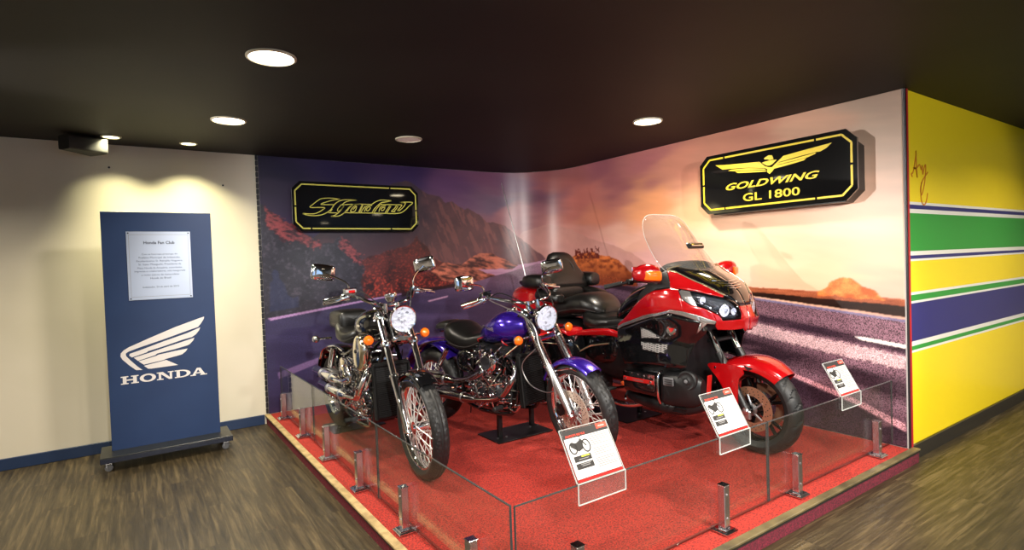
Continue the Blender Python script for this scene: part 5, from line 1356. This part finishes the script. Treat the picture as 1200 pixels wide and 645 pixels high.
    for side, ho in zip((-1, 1), hp):
        rg = region(HL, -.045, side).build('reflector_bowl', mat('lamp_inner', (.05, .055, .06), .2, .8), ho, ang=40, fix=False)
        q = rg.modifiers.new('th', 'SOLIDIFY'); q.thickness = .004; q.offset = 0
        for (s_, z_, r_) in ((.27, 1.01, .043), (.47, 1.085, .026), (.16, 1.0, .024)):
            p = fs(s_, z_, -.018, side); nrm = (fs(s_, z_, .03, side) - fs(s_, z_, 0, side)); d = Vector((1, side * .25, -.05)).normalized()
            G().lathe([(r_, .0), (r_ * .96, -.008), (r_ * .6, -.026), (0, -.032)], p, d, 28).build('lamp_projector', lensm, ho)
            G().lathe([(r_ * 1.08, -.004), (r_ * 1.1, .0), (r_ * 1.02, .004), (r_, .0)], p, d, 28, closed=True).build('projector_ring', chrome, ho)
        g = G()
        for a, b in (((.60, 1.11), (.34, 1.03)), ((.56, 1.08), (.36, 1.0)), ((.20, 1.06), (.12, .97))):
            P_ = [fs(a[0] + (b[0] - a[0]) * k_ / 5, a[1] + (b[1] - a[1]) * k_ / 5, -.022, side) for k_ in range(6)]
            g.tube(P_, .0045, 6, 1)
        g.build('lamp_bar', chrome, ho)
        g = region([(.69, 1.15), (.66, 1.16), (.57, 1.148), (.55, 1.05), (.61, 1.062), (.68, 1.10)], -.012, side); g.build('indicator_section', mat('smoked_section', (.30, .27, .22), .2, .6), ho, ang=40, fix=False)
    # inner body so the skins are closed from behind
    g = G().loft([(-.13, 0, .97, .12, .06, 2.5), (-.20, 0, 1.0, .25, .12, 2.6), (-.34, 0, 1.03, .35, .19, 2.8), (-.56, 0, 1.04, .39, .21, 3), (-.80, 0, .93, .34, .16, 3)], 32, 3)
    g.build('fairing_core', blackplast, root)
    # side vents and the round winged badge
    for side in (-1, 1):
        for V_ in (V1, V2):
            vo = region(V_, .001, side, nz=3).build('side_vent', mat('vent_black', (.01, .01, .01), .6), root, ang=40, fix=False)
            q = vo.modifiers.new('th', 'SOLIDIFY'); q.thickness = .004; q.offset = 0
            g = G(); zs_ = np.arange(min(p[1] for p in V_) + .008, max(p[1] for p in V_), .0135)
            def zspan(s):
                z = []
                for i in range(len(V_)):
                    (a, za), (b, zb) = V_[i], V_[(i + 1) % len(V_)]
                    if (a > s) != (b > s): z.append(za + (zb - za) * (s - a) / (b - a))
                return (min(z), max(z)) if len(z) >= 2 else (0, 0)
            for k_ in range(-24, 50):     # slanting mesh bars in both directions
                for sl in (-.35, .35):
                    P_ = []
                    for s_ in np.arange(.885, 1.26, .03):
                        z_ = .70 + k_ * .0135 + (s_ - 1.07) * sl * .5
                        a, b = zspan(s_)
                        if a + .004 < z_ < b - .004: P_.append(fs(s_, z_, .005, side))
                        elif len(P_) > 1: g.tube(P_, .0024, 4, 1); P_ = []
                        else: P_ = []
                    if len(P_) > 1: g.tube(P_, .0024, 4, 1)
            if g.v: g.build('vent_mesh', spokem, vo)
        p = fs(.85, .87, .002, side); d = Vector((.25, side, 0)).normalized()
        bo = G().lathe([(.0, .004), (.030, .004), (.034, .007), (.037, .004), (.037, 0), (0, 0)], p, d, 30).build('round_badge', chrome, root)
        g = G(); q0 = Vector((0, side * .0, 0)); e1 = Vector((1, -side * .25, 0)).normalized()
        for k_ in range(4):
            a_, b_ = p + d * .0075 + e1 * (-.018 + .004 * k_) + Vector((0, 0, .012 - .008 * k_)), p + d * .0075 + e1 * (.022 - .004 * k_) + Vector((0, 0, .014 - .006 * k_))
            g.tube([a_, b_], .0028, 6, 1)
        g.build('badge_wing', redlens, bo)
    g = G()    # winged emblem lines on the nose
    for side in (-1, 1):
        for k_ in range(4):
            P_ = [fs(s_, 1.205 - k_ * .016 + .05 * s_, .007, side) for s_ in np.linspace(0, .22 - k_ * .045, 6)]
            g.tube(P_, .0032, 6, 1)
    g.build('nose_emblem', chrome, root)
    g = G()
    for side in (-1, 1):
        P_ = [fs(s_, z_, .008, side) for s_, z_ in ((.0, 1.330), (.2, 1.332), (.45, 1.325), (.70, 1.308))]
        g.tube(P_, .006, 8, 4)
    g.build('windscreen_molding', gold, root)
    # ---- windscreen
    rows = [(1.285, -.50, .325, .16), (1.35, -.56, .345, .16), (1.45, -.635, .335, .15), (1.56, -.70, .318, .13), (1.65, -.745, .285, .10), (1.70, -.765, .245, .07), (1.728, -.775, .185, .03), (1.738, -.778, .11, .01)]
    V = []; F = []; nj = 25
    A_ = np.array(rows); RR = []
    for i in range(len(A_) - 1):
        for k_ in range(4): RR.append(A_[i] * (1 - k_ / 4) + A_[i + 1] * k_ / 4)
    RR.append(A_[-1])
    for (z, xs, w_, bow) in RR:
        for j in range(nj):
            u = -1 + 2 * j / (nj - 1)
            V.append((xs + bow * (1 - u * u) - .02 * (1 - abs(u)), w_ * u, z))
    for i in range(len(RR) - 1):
        for j in range(nj - 1): F.append((i * nj + j, i * nj + j + 1, (i + 1) * nj + j + 1, (i + 1) * nj + j))
    wo = G().add(V, F).build('windscreen', screen, root, ang=60, solid=.004)
    m_ = len(RR)
    edge = [V[i * nj] for i in range(0, m_, 3)] + [V[(m_ - 1) * nj + j] for j in range(0, nj, 4)] + [V[i * nj + nj - 1] for i in range(m_ - 1, -1, -3)]
    G().tube(edge, .0018, 6, 3).build('screen_edge', edgegl, wo)
    g = G().box((-.475, 0, 1.475), (.024, .200, .052), (0, -.55, 0), bev=.012); vo = g.build('screen_vent', blacksatin, wo)
    g = G().box((-.462, 0, 1.482), (.012, .150, .020), (0, -.55, 0), bev=.005); g.build('vent_louvre', chrome, vo)
    # dashboard and black inner panel
    g = G().loft([(-.40, 0, 1.285, .14, .02, 2.5), (-.47, 0, 1.30, .24, .055, 2.8), (-.58, 0, 1.28, .29, .075, 3), (-.70, 0, 1.20, .28, .07, 3), (-.76, 0, 1.14, .25, .04, 3)], 28, 3)
    g.build('dashboard', blackplast, root)
    # ---- mirrors with amber lenses
    for s in (-1, 1):
        g = G().loft([(s * .36, -.56, 1.215, .04, .035, 2.2), (s * .40, -.545, 1.245, .058, .050, 2.2), (s * .455, -.525, 1.275, .076, .066, 2.3), (s * .53, -.53, 1.285, .080, .066, 2.4), (s * .585, -.55, 1.28, .055, .045, 2.3), (s * .60, -.56, 1.278, .02, .018, 2)], 28, 4, axis='y')
        m1 = g.build('mirror', red, root)
        g = G().loft([(s * .470, -.462, 1.262, .016, .030, 3), (s * .475, -.452, 1.262, .022, .036, 3), (s * .565, -.480, 1.268, .026, .034, 3), (s * .578, -.495, 1.27, .014, .022, 3)], 20, 3, axis='y')
        g.build('mirror_indicator', amber, m1)
        G().box((-.612, s * .50, 1.283), (.006, .15, .10), bev=.02).build('mirror_pane', mirrorm, m1)
        # bar, grip and lever
        hb = G().tube([(-.72, s * .10, 1.16), (-.70, s * .22, 1.20), (-.78, s * .31, 1.215), (-.86, s * .36, 1.205), (-1.00, s * .435, 1.175)], .0125, 10, 5).build('handlebar', blackpaint, root)
        G().tube([(-.885, s * .373, 1.2), (-1.01, s * .44, 1.172)], .019, 14, 1).build('grip', rubber, hb)
        G().tube([(-.83, s * .37, 1.205), (-.87, s * .405, 1.195), (-.98, s * .475, 1.165)], [.010, .009, .007], 8, 5).build('lever', blacksatin, hb)
        G().box((-.835, s * .345, 1.21), (.06, .05, .045), (0, 0, s * .4), bev=.01).build('switch_cluster', blackplast, hb)
    # ---- body behind the fairing: tank shelter, frame covers
    G().loft([(-.70, 0, 1.08, .22, .08, 3), (-.82, 0, 1.09, .21, .09, 2.8), (-1.0, 0, 1.02, .19, .10, 2.6), (-1.12, 0, .93, .17, .09, 2.6), (-1.2, 0, .88, .12, .05, 2.4)], 32, 4).build('fuel_tank', blackpaint, root)
    G().loft([(-.72, 0, 1.155, .10, .02, 3), (-.82, 0, 1.172, .12, .022, 3), (-1.0, 0, 1.12, .11, .02, 3), (-1.08, 0, 1.06, .08, .015, 3)], 20, 3).build('tank_panel', blackplast, root)
    g = G().loft([(-.45, 0, .60, .26, .22, 3.5), (-.60, 0, .60, .33, .27, 3.5), (-.95, 0, .60, .30, .25, 3.5), (-1.25, 0, .58, .25, .20, 3.5), (-1.45, 0, .55, .18, .14, 3)], 28, 2)
    g.build('engine_block', blacksatin, root)
    for s in (-1, 1):
        # cylinder head cover with a red strip
        hc = G().loft([(-.86, s * .365, .452, .055, .060, 3.4), (-.84, s * .365, .452, .075, .083, 3.6), (-.56, s * .365, .452, .078, .088, 3.6), (-.53, s * .365, .452, .062, .075, 3.4)], 28, 1).build('cylinder_head_cover', blackpaint, root)
        G().box((-.695, s * .4415, .475), (.29, .008, .030), bev=.003).build('red_strip', redstripe, hc)
        g = G().box((-.695, s * .436, .49), (.30, .006, .08))
        for x in (-.815, -.575): g.lathe([(.011, -.014), (.011, 0), (.011, .006), (.004, .009), (0, .009)], (x, s * .445, .475), (0, s, 0), 12)
        for k_ in range(5): g.lathe([(.006, -.010), (.006, .006), (0, .007)], (-.82 + .06 * k_, s * .435, .525 - .004 * k_), (0, s, .4), 8)
        g.build('cover_bolts', chrome, hc)
        fit = G(Matrix.Translation((-.695, s * .4458, .475)) @ (Matrix(((1, 0, 0, 0), (0, 0, -1, 0), (0, 1, 0, 0), (0, 0, 0, 1))) if s < 0 else Matrix(((-1, 0, 0, 0), (0, 0, 1, 0), (0, 1, 0, 0), (0, 0, 0, 1)))))
        fit_text(fit, 'GOLDWING', Matrix(), w=.10, h=.014, shear=.2, ext=.0008); fit.build('strip_lettering', greym, hc)
        G().tube([(-.505, s * .40, .565), (-.50, s * .455, .54), (-.50, s * .46, .40), (-.51, s * .42, .33)], .009, 10, 5).build('crash_bar', chrome, root)
        fc = G().loft([(-.51, s * .345, .435, .060, .100, 3), (-.49, s * .345, .435, .085, .120, 3.2), (-.38, s * .335, .44, .080, .130, 3), (-.28, s * .315, .44, .062, .115, 2.8), (-.23, s * .30, .44, .035, .08, 2.6)], 28, 3).build('front_engine_cover', blacksatin, root)
        cc = Vector((-.315, s * .372, .515)); dn = Vector((.28, s, .05)).normalized()
        ho = G().lathe([(.0, .020), (.022, .020), (.030, .014), (.052, .012), (.060, .016), (.070, .010), (.074, 0), (.074, -.02)], cc, dn, 30).build('horn_cover', blackplast, fc)
        G().lathe([(.012, .020), (.012, .024), (0, .026)], cc, dn, 16).build('horn_centre', greym, ho)
        g = G()
        for k_ in range(9): g.lathe([(.024 + k_ * .0045, .0175 - k_ * .0006), (.0255 + k_ * .0045, .0175 - k_ * .0006)], cc, dn, 24)
        G().box((-.435, s * .425, .50), (.085, .014, .062), (0, .0, -s * .12), bev=.012).build('air_duct', greym, fc)
        g = G()
        for k_ in range(3): g.box((-.425, s * .434, .485 + .015 * k_), (.07, .005, .005))
        g.build('duct_slats', blackplast, fc)
        lc = G().loft([(-.95, s * .20, .30, .08, .04, 3), (-.80, s * .22, .30, .13, .055, 3), (-.50, s * .24, .295, .15, .065, 3), (-.34, s * .23, .31, .12, .06, 3), (-.24, s * .20, .34, .06, .04, 3)], 24, 3).build('belly_cowl', blacksatin, root)
        g = G()
        for k_ in range(3): g.box((-.36 - .01 * k_, s * (.375 + .004 * k_), .335 - .028 * k_), (.10, .012, .008), (0, .1, s * -.25), bev=.003)
        g.build('cowl_louvres', blackpaint, lc)
        G().box((-.255, s * .20, .44), (.012, .05, .20), (0, .1, 0), bev=.004).build('red_inner_fin', redstripe, root)
        # exhaust and peg
        ep = G().tube([(-.70, s * .27, .28), (-.95, s * .30, .22), (-1.25, s * .31, .25), (-1.45, s * .31, .27)], .022, 12, 5).build('exhaust_pipe', chrome, root)
        G().lathe([(.03, 0), (.048, .05), (.05, .12), (.05, .78), (.044, .80), (.036, .80), (.034, .74)], (-1.42, s * .31, .27), (-1, 0, .03), 26).build('silencer', chrome, ep)
        pg = G().tube([(-1.02, s * .24, .34), (-1.03, s * .36, .345)], .012, 8, 1).build('foot_peg', chrome, root)
        G().box((-1.03, s * .38, .35), (.05, .09, .02), bev=.006).build('peg_rubber', rubber, pg)
        g = G().tube([(-.93, s * .30, .33), (-.90, s * .36, .30), (-.86, s * .40, .30)], .008, 8, 4); g.build('foot_pedal', chrome, root)
        G().ball((-.93, s * .34, .40), .022, 12, (1.4, .6, .8)).build('orange_reflector', mat('orange_plastic', (.7, .1, .02), .3), root)
        # side cover below the seat and saddlebag
        G().loft([(-1.02, s * .23, .70, .05, .12, 3), (-1.10, s * .24, .68, .075, .15, 3), (-1.30, s * .24, .66, .075, .15, 3), (-1.42, s * .22, .66, .05, .12, 3)], 24, 3).build('side_cover', blackpaint, root)
        G().loft([(-.98, s * .285, .765, .012, .02, 2.5), (-1.10, s * .30, .79, .02, .03, 2.6), (-1.32, s * .32, .775, .024, .028, 2.6), (-1.45, s * .34, .755, .02, .02, 2.5)], 18, 3).build('side_trim', red, root)
        bag = G().loft([(-1.40, s * .36, .60, .07, .10, 3.2), (-1.46, s * .37, .60, .115, .16, 3.6), (-1.75, s * .375, .60, .135, .19, 3.8), (-2.10, s * .37, .60, .13, .185, 3.8), (-2.28, s * .35, .60, .10, .15, 3.2), (-2.32, s * .34, .60, .05, .08, 3)], 32, 3).build('saddlebag', blackpaint, root)
        G().loft([(-1.44, s * .37, .765, .10, .02, 3), (-1.52, s * .375, .79, .12, .028, 3.4), (-2.05, s * .372, .79, .12, .028, 3.4), (-2.24, s * .36, .765, .09, .02, 3)], 28, 3).build('saddlebag_lid', red, bag)
        G().tube([(-1.42, s * .465, .68), (-1.60, s * .512, .675), (-2.05, s * .508, .67), (-2.22, s * .46, .67)], .006, 8, 4).build('bag_trim', chrome, bag)
        G().tube([(-1.10, s * .315, .70), (-1.30, s * .33, .66), (-1.42, s * .35, .60)], .014, 8, 5, flat=.6).build('passenger_rail', gold, root)
    # ---- seats
    def seat(nm, secs, sub=4):
        o = G().loft(secs, 36, sub).build(nm, leather, root)
        g = G()
        for s in (-1, 1): g.tube([(q_[0], s * q_[3] * .985, q_[2] - q_[4] * .3) for q_ in secs[1:-1]], .004, 6, 4)
        g.build('seat_seam', piping, o)
        return o
    seat('rider_seat', [(-1.02, 0, .86, .06, .03), (-1.08, 0, .865, .14, .06, 2.8), (-1.20, 0, .845, .215, .075, 3), (-1.36, 0, .835, .245, .085, 3), (-1.48, 0, .86, .23, .10, 3), (-1.55, 0, .88, .16, .07)])
    seat('pillion_seat', [(-1.34, 0, .93, .10, .03), (-1.39, 0, .955, .17, .075, 2.4), (-1.48, 0, .985, .21, .105, 2.5), (-1.62, 0, .985, .225, .11, 2.8), (-1.78, 0, .955, .235, .10, 3), (-1.90, 0, .93, .22, .09, 3), (-1.96, 0, .92, .14, .06)])
    g = G()    # stitched panel outline on the lumbar hump
    for s in (-1, 1): g.tube([(-1.375, s * .02, .99), (-1.42, s * .075, 1.035), (-1.52, s * .12, 1.075), (-1.62, s * .125, 1.085)], .0035, 6, 4); g.tube([(-1.375, s * .12, .93), (-1.50, s * .175, .90), (-1.66, s * .195, .90)], .0035, 6, 4)
    g.build('seat_seam', piping, root)
    # backrest: broad bell-shaped cushion with two side wings
    g = G()
    g.loft([(1.120, -1.965, 0, .050, .325, 3.2), (1.16, -1.965, 0, .066, .350, 3.2), (1.21, -1.97, 0, .064, .325, 2.8), (1.27, -1.98, 0, .060, .262, 2.5), (1.34, -1.995, 0, .056, .205, 2.4), (1.41, -2.01, 0, .054, .170, 2.3), (1.455, -2.025, 0, .048, .130, 2.2), (1.478, -2.03, 0, .024, .07, 2)], 40, 4, axis='z')
    # axis z loft puts (y,z) in (x,y)
    bk = g.build('backrest', leather, root)
    G().tube([(-1.93, -.125, 1.19), (-1.935, -.105, 1.32), (-1.955, -.06, 1.395), (-1.96, 0, 1.41), (-1.955, .06, 1.395), (-1.935, .105, 1.32), (-1.93, .125, 1.19)], .004, 6, 5).build('seat_seam', piping, bk)
    G().tube([(-1.935, -.055, 1.19), (-1.94, -.05, 1.29), (-1.945, 0, 1.325), (-1.94, .05, 1.29), (-1.935, .055, 1.19)], .004, 6, 5).build('seat_seam', piping, bk)
    for s in (-1, 1):
        ar = G().loft([(-1.85, s * .315, 1.195, .05, .04, 2.6), (-1.88, s * .325, 1.20, .078, .066, 2.8), (-2.03, s * .33, 1.205, .085, .070, 3), (-2.12, s * .325, 1.20, .07, .06, 3)], 24, 3).build('side_bolster', leather, root)
        G().loft([(-1.70, s * .285, 1.045, .04, .03, 2.6), (-1.74, s * .29, 1.05, .065, .048, 2.8), (-1.95, s * .29, 1.075, .07, .055, 2.8), (-2.02, s * .28, 1.07, .05, .04, 2.6)], 22, 3).build('armrest', leather, root)
    G().loft([(-1.885, 0, 1.09, .16, .04, 3.2), (-1.90, 0, 1.09, .20, .055, 3.4), (-1.99, 0, 1.09, .21, .055, 3.4)], 28, 2).build('lower_back_cushion', leather, root)
    tr = G().loft([(-1.93, 0, 1.0, .22, .10, 3.4), (-1.97, 0, 1.01, .31, .155, 3.6), (-2.15, 0, 1.01, .345, .175, 3.8), (-2.36, 0, 1.0, .33, .16, 3.6), (-2.46, 0, .98, .26, .12, 3.2), (-2.49, 0, .97, .15, .06, 3)], 36, 3).build('trunk', red, root)
    G().loft([(-2.05, 0, 1.19, .22, .02, 3), (-2.15, 0, 1.205, .27, .03, 3.2), (-2.35, 0, 1.195, .25, .025, 3.2), (-2.44, 0, 1.16, .16, .015, 3)], 28, 3).build('trunk_lid', blackpaint, tr)
    G().box((-2.487, 0, .98), (.02, .40, .06), bev=.01).build('tail_lens', redlens, tr)
    G().loft([(-1.50, 0, .66, .16, .12, 3.4), (-1.9, 0, .70, .18, .14, 3.4), (-2.30, 0, .70, .16, .12, 3.2)], 24, 2).build('rear_body', blackplast, root)
    # ---- rear wheel
    rw = tyre((-1.72, 0, .322), .322, .185, .215, None, 'vee').build('rear_wheel', rubber, root, ang=28)
    g = G().lathe([(.222, -.07), (.208, -.06), (.198, 0), (.208, .06), (.222, .07), (.21, .066), (.204, 0), (.21, -.066)], (-1.72, 0, .322), (0, 1, 0), 56, closed=True)
    for i in range(5):
        a = 2 * PI * i / 5; g.tube([(-1.72, 0, .322), (-1.72 + .2 * math.cos(a), 0, .322 + .2 * math.sin(a))], .02, 8, 1)
    g.build('rim', alu, rw)
    G().tube([(-1.10, .14, .36), (-1.4, .15, .34), (-1.72, .12, .322)], .035, 12, 4).build('swing_arm', blacksatin, root)
    # ---- aerials
    an = G().tube([(-2.16, -.30, 1.16), (-2.18, -.30, 1.24)], .011, 10, 1).build('aerial', blacksatin, root)
    G().tube([(-2.18, -.30, 1.23), (-2.20, -.30, 1.30), (-2.53, -.30, 2.205)], [.005, .0042, .0030], 8, 1).build('aerial_rod', steel, an)
    return root
touring()
# ------------------------------------------------------------------ lamps in the ceiling
gl = 'round ceiling lamps'
lamp(-.376, -2.733, .112, lampon, 42, 'large round lit ceiling lamp nearest the camera, high on the left', gl)
lamp(-.384, -1.282, .108, lampon, 42, 'round lit ceiling lamp behind the nearest one, in front of the cream wall', gl)
lamp(2.502, -2.702, .108, lampon, 42, 'round lit ceiling lamp above the red motorcycle, left of the eagle sign', gl)
lamp(1.042, -1.272, .105, lampoff, 0, 'round dim ceiling lamp above the mural mountain, not lit', gl)
lamp(-1.106, -.348, .058, lampgr, 14, 'small greenish ceiling spot furthest left, by the cream wall', 'small ceiling spots by the cream wall', (1, .92, .55), 110)
lamp(-.566, -.321, .058, lampgr, 14, 'small greenish ceiling spot between the wall corner and the far left one', 'small ceiling spots by the cream wall', (1, .92, .55), 110)
# the same lamps continue over the rest of the room, outside the photograph
for x, y, p_ in ((-3.3, -1.3, 60), (-3.3, -4.2, 60), (-1.8, -5.7, 75), (1.2, -5.2, 90), (3.4, -5.9, 75), (-.4, -8.2, 60), (3.0, -8.4, 60), (5.2, -5.6, 50), (-3.3, -7.4, 50)):
    lamp(x, y, .108, lampon, p_, 'round lit ceiling lamp outside the view of the photograph', 'ceiling lamps over the rest of the room')
# track spotlight at the far left that throws the sharp shadows on the right-hand wall
def spotlight(loc, aim, energy, size, col, label, ang=50, rad=.03):
    t = thing('spotlight', label, 'spotlight', loc, 0, 'track spotlights')
    d = (Vector(aim) - Vector(loc)).normalized()
    G().lathe([(.0, -.10), (.035, -.10), (.045, -.08), (.045, .03), (.040, .03), (.036, -.02), (0, -.03)], (0, 0, 0), d, 20).build('housing', blacksatin, t)
    G().tube([(0, 0, 0), (0, 0, HC - loc[2])], .01, 8, 1).build('stem', blacksatin, t)
    ld = bpy.data.lights.new('spotlight_beam', 'SPOT'); ld.energy = energy; ld.spot_size = R_(ang); ld.spot_blend = .4; ld.shadow_soft_size = rad; ld.color = col
    lo = bpy.data.objects.new('spotlight_beam', ld); COL.objects.link(lo); lo.parent = t; lo.location = d * .05
    lo.rotation_euler = d.to_track_quat('-Z', 'Y').to_euler()
spotlight((-3.7, -1.5, 2.30), (3.3, -2.5, 1.45), 800, 0, (1, .95, .87), 'black track spotlight left of the photograph, aimed along the mural', 40, .012)
spotlight((-.8, -6.4, 2.42), (1.6, -2.6, .6), 800, 0, (1, .96, .90), 'added unseen spotlight behind the camera, brightening the motorcycles', 75, .05)  # added front fill light, not a known fitting of the room

spotlight((1.3, -6.9, 2.42), (2.3, -2.8, .8), 550, 0, (1, .97, .92), 'added unseen spotlight behind the camera, brightening the red motorcycle', 55, .04)  # second added fill, brightens the bike fronts from the right
spotlight((2.4, -8.3, 2.42), (4.0, -4.2, 1.4), 260, 0, (1, .95, .85), 'added unseen spotlight behind the camera, brightening the yellow wall', 50, .05)  # added lamp that only lifts the brightness of the yellow wall
# cabinet corner hanging at the upper left
t = thing('hanging_speaker', 'dark grey loudspeaker corner hanging from the ceiling at the far left', 'speaker', (-1.30, -.30, HC))
Mz = Matrix.Rotation(R_(38), 4, 'Z')
G(Mz).loft([(-.13, 0, -.075, .06, .055, 8), (.13, 0, -.075, .11, .062, 8)], 28, 1).build('cabinet', mat('speaker_grey', (.012, .012, .013), .6), t)
G(Mz).box((0, 0, -.006), (.06, .06, .012)).build('mount', blacksatin, t)
for x, z, w in ((-1.135, 2.41, 'left'), (-.275, 2.30, 'right')):
    o = G(Matrix.Translation((x, -.0, z))).lathe([(.009, 0), (.008, .006), (0, .008)], (0, 0, 0), (0, -1, 0), 10).build('wall_screw', darkmetal)
    tag(o, 'tiny dark screw high on the cream wall, the %s one' % w, 'screw', 'screws in the cream wall')

# ------------------------------------------------------------------ daylight, camera, exposure
wd = bpy.data.worlds.new('world'); bpy.context.scene.world = wd; wd.use_nodes = True
wd.node_tree.nodes['Background'].inputs[0].default_value = (.45, .68, 1, 1); wd.node_tree.nodes['Background'].inputs[1].default_value = 1.6
sc = bpy.context.scene
cd = bpy.data.cameras.new('camera'); co = bpy.data.objects.new('camera', cd); COL.objects.link(co)
f_px, yaw, pitch, roll = 656.6, .5994, .0246, -.0338
cd.sensor_width = 36; cd.sensor_fit = 'HORIZONTAL'; cd.lens = f_px / 1200 * 36; cd.clip_start = .05
fwd = Vector((math.sin(yaw) * math.cos(pitch), math.cos(yaw) * math.cos(pitch), -math.sin(pitch)))
rt = fwd.cross(Vector((0, 0, 1))).normalized(); up = rt.cross(fwd)
r2 = rt * math.cos(roll) + up * math.sin(roll); u2 = -rt * math.sin(roll) + up * math.cos(roll)
M = Matrix((r2, u2, -fwd)).transposed().to_4x4(); M.translation = Vector((-1.0345, -5.8454, 1.5))
co.matrix_world = M
sc.camera = co
sc.view_settings.view_transform = 'Standard'; sc.view_settings.look = 'None'; sc.view_settings.gamma = 1; sc.view_settings.use_curve_mapping = False
sc.view_settings.exposure = -.35
sc.cycles.max_bounces = 8; sc.cycles.transparent_max_bounces = 24; sc.cycles.sample_clamp_indirect = 6
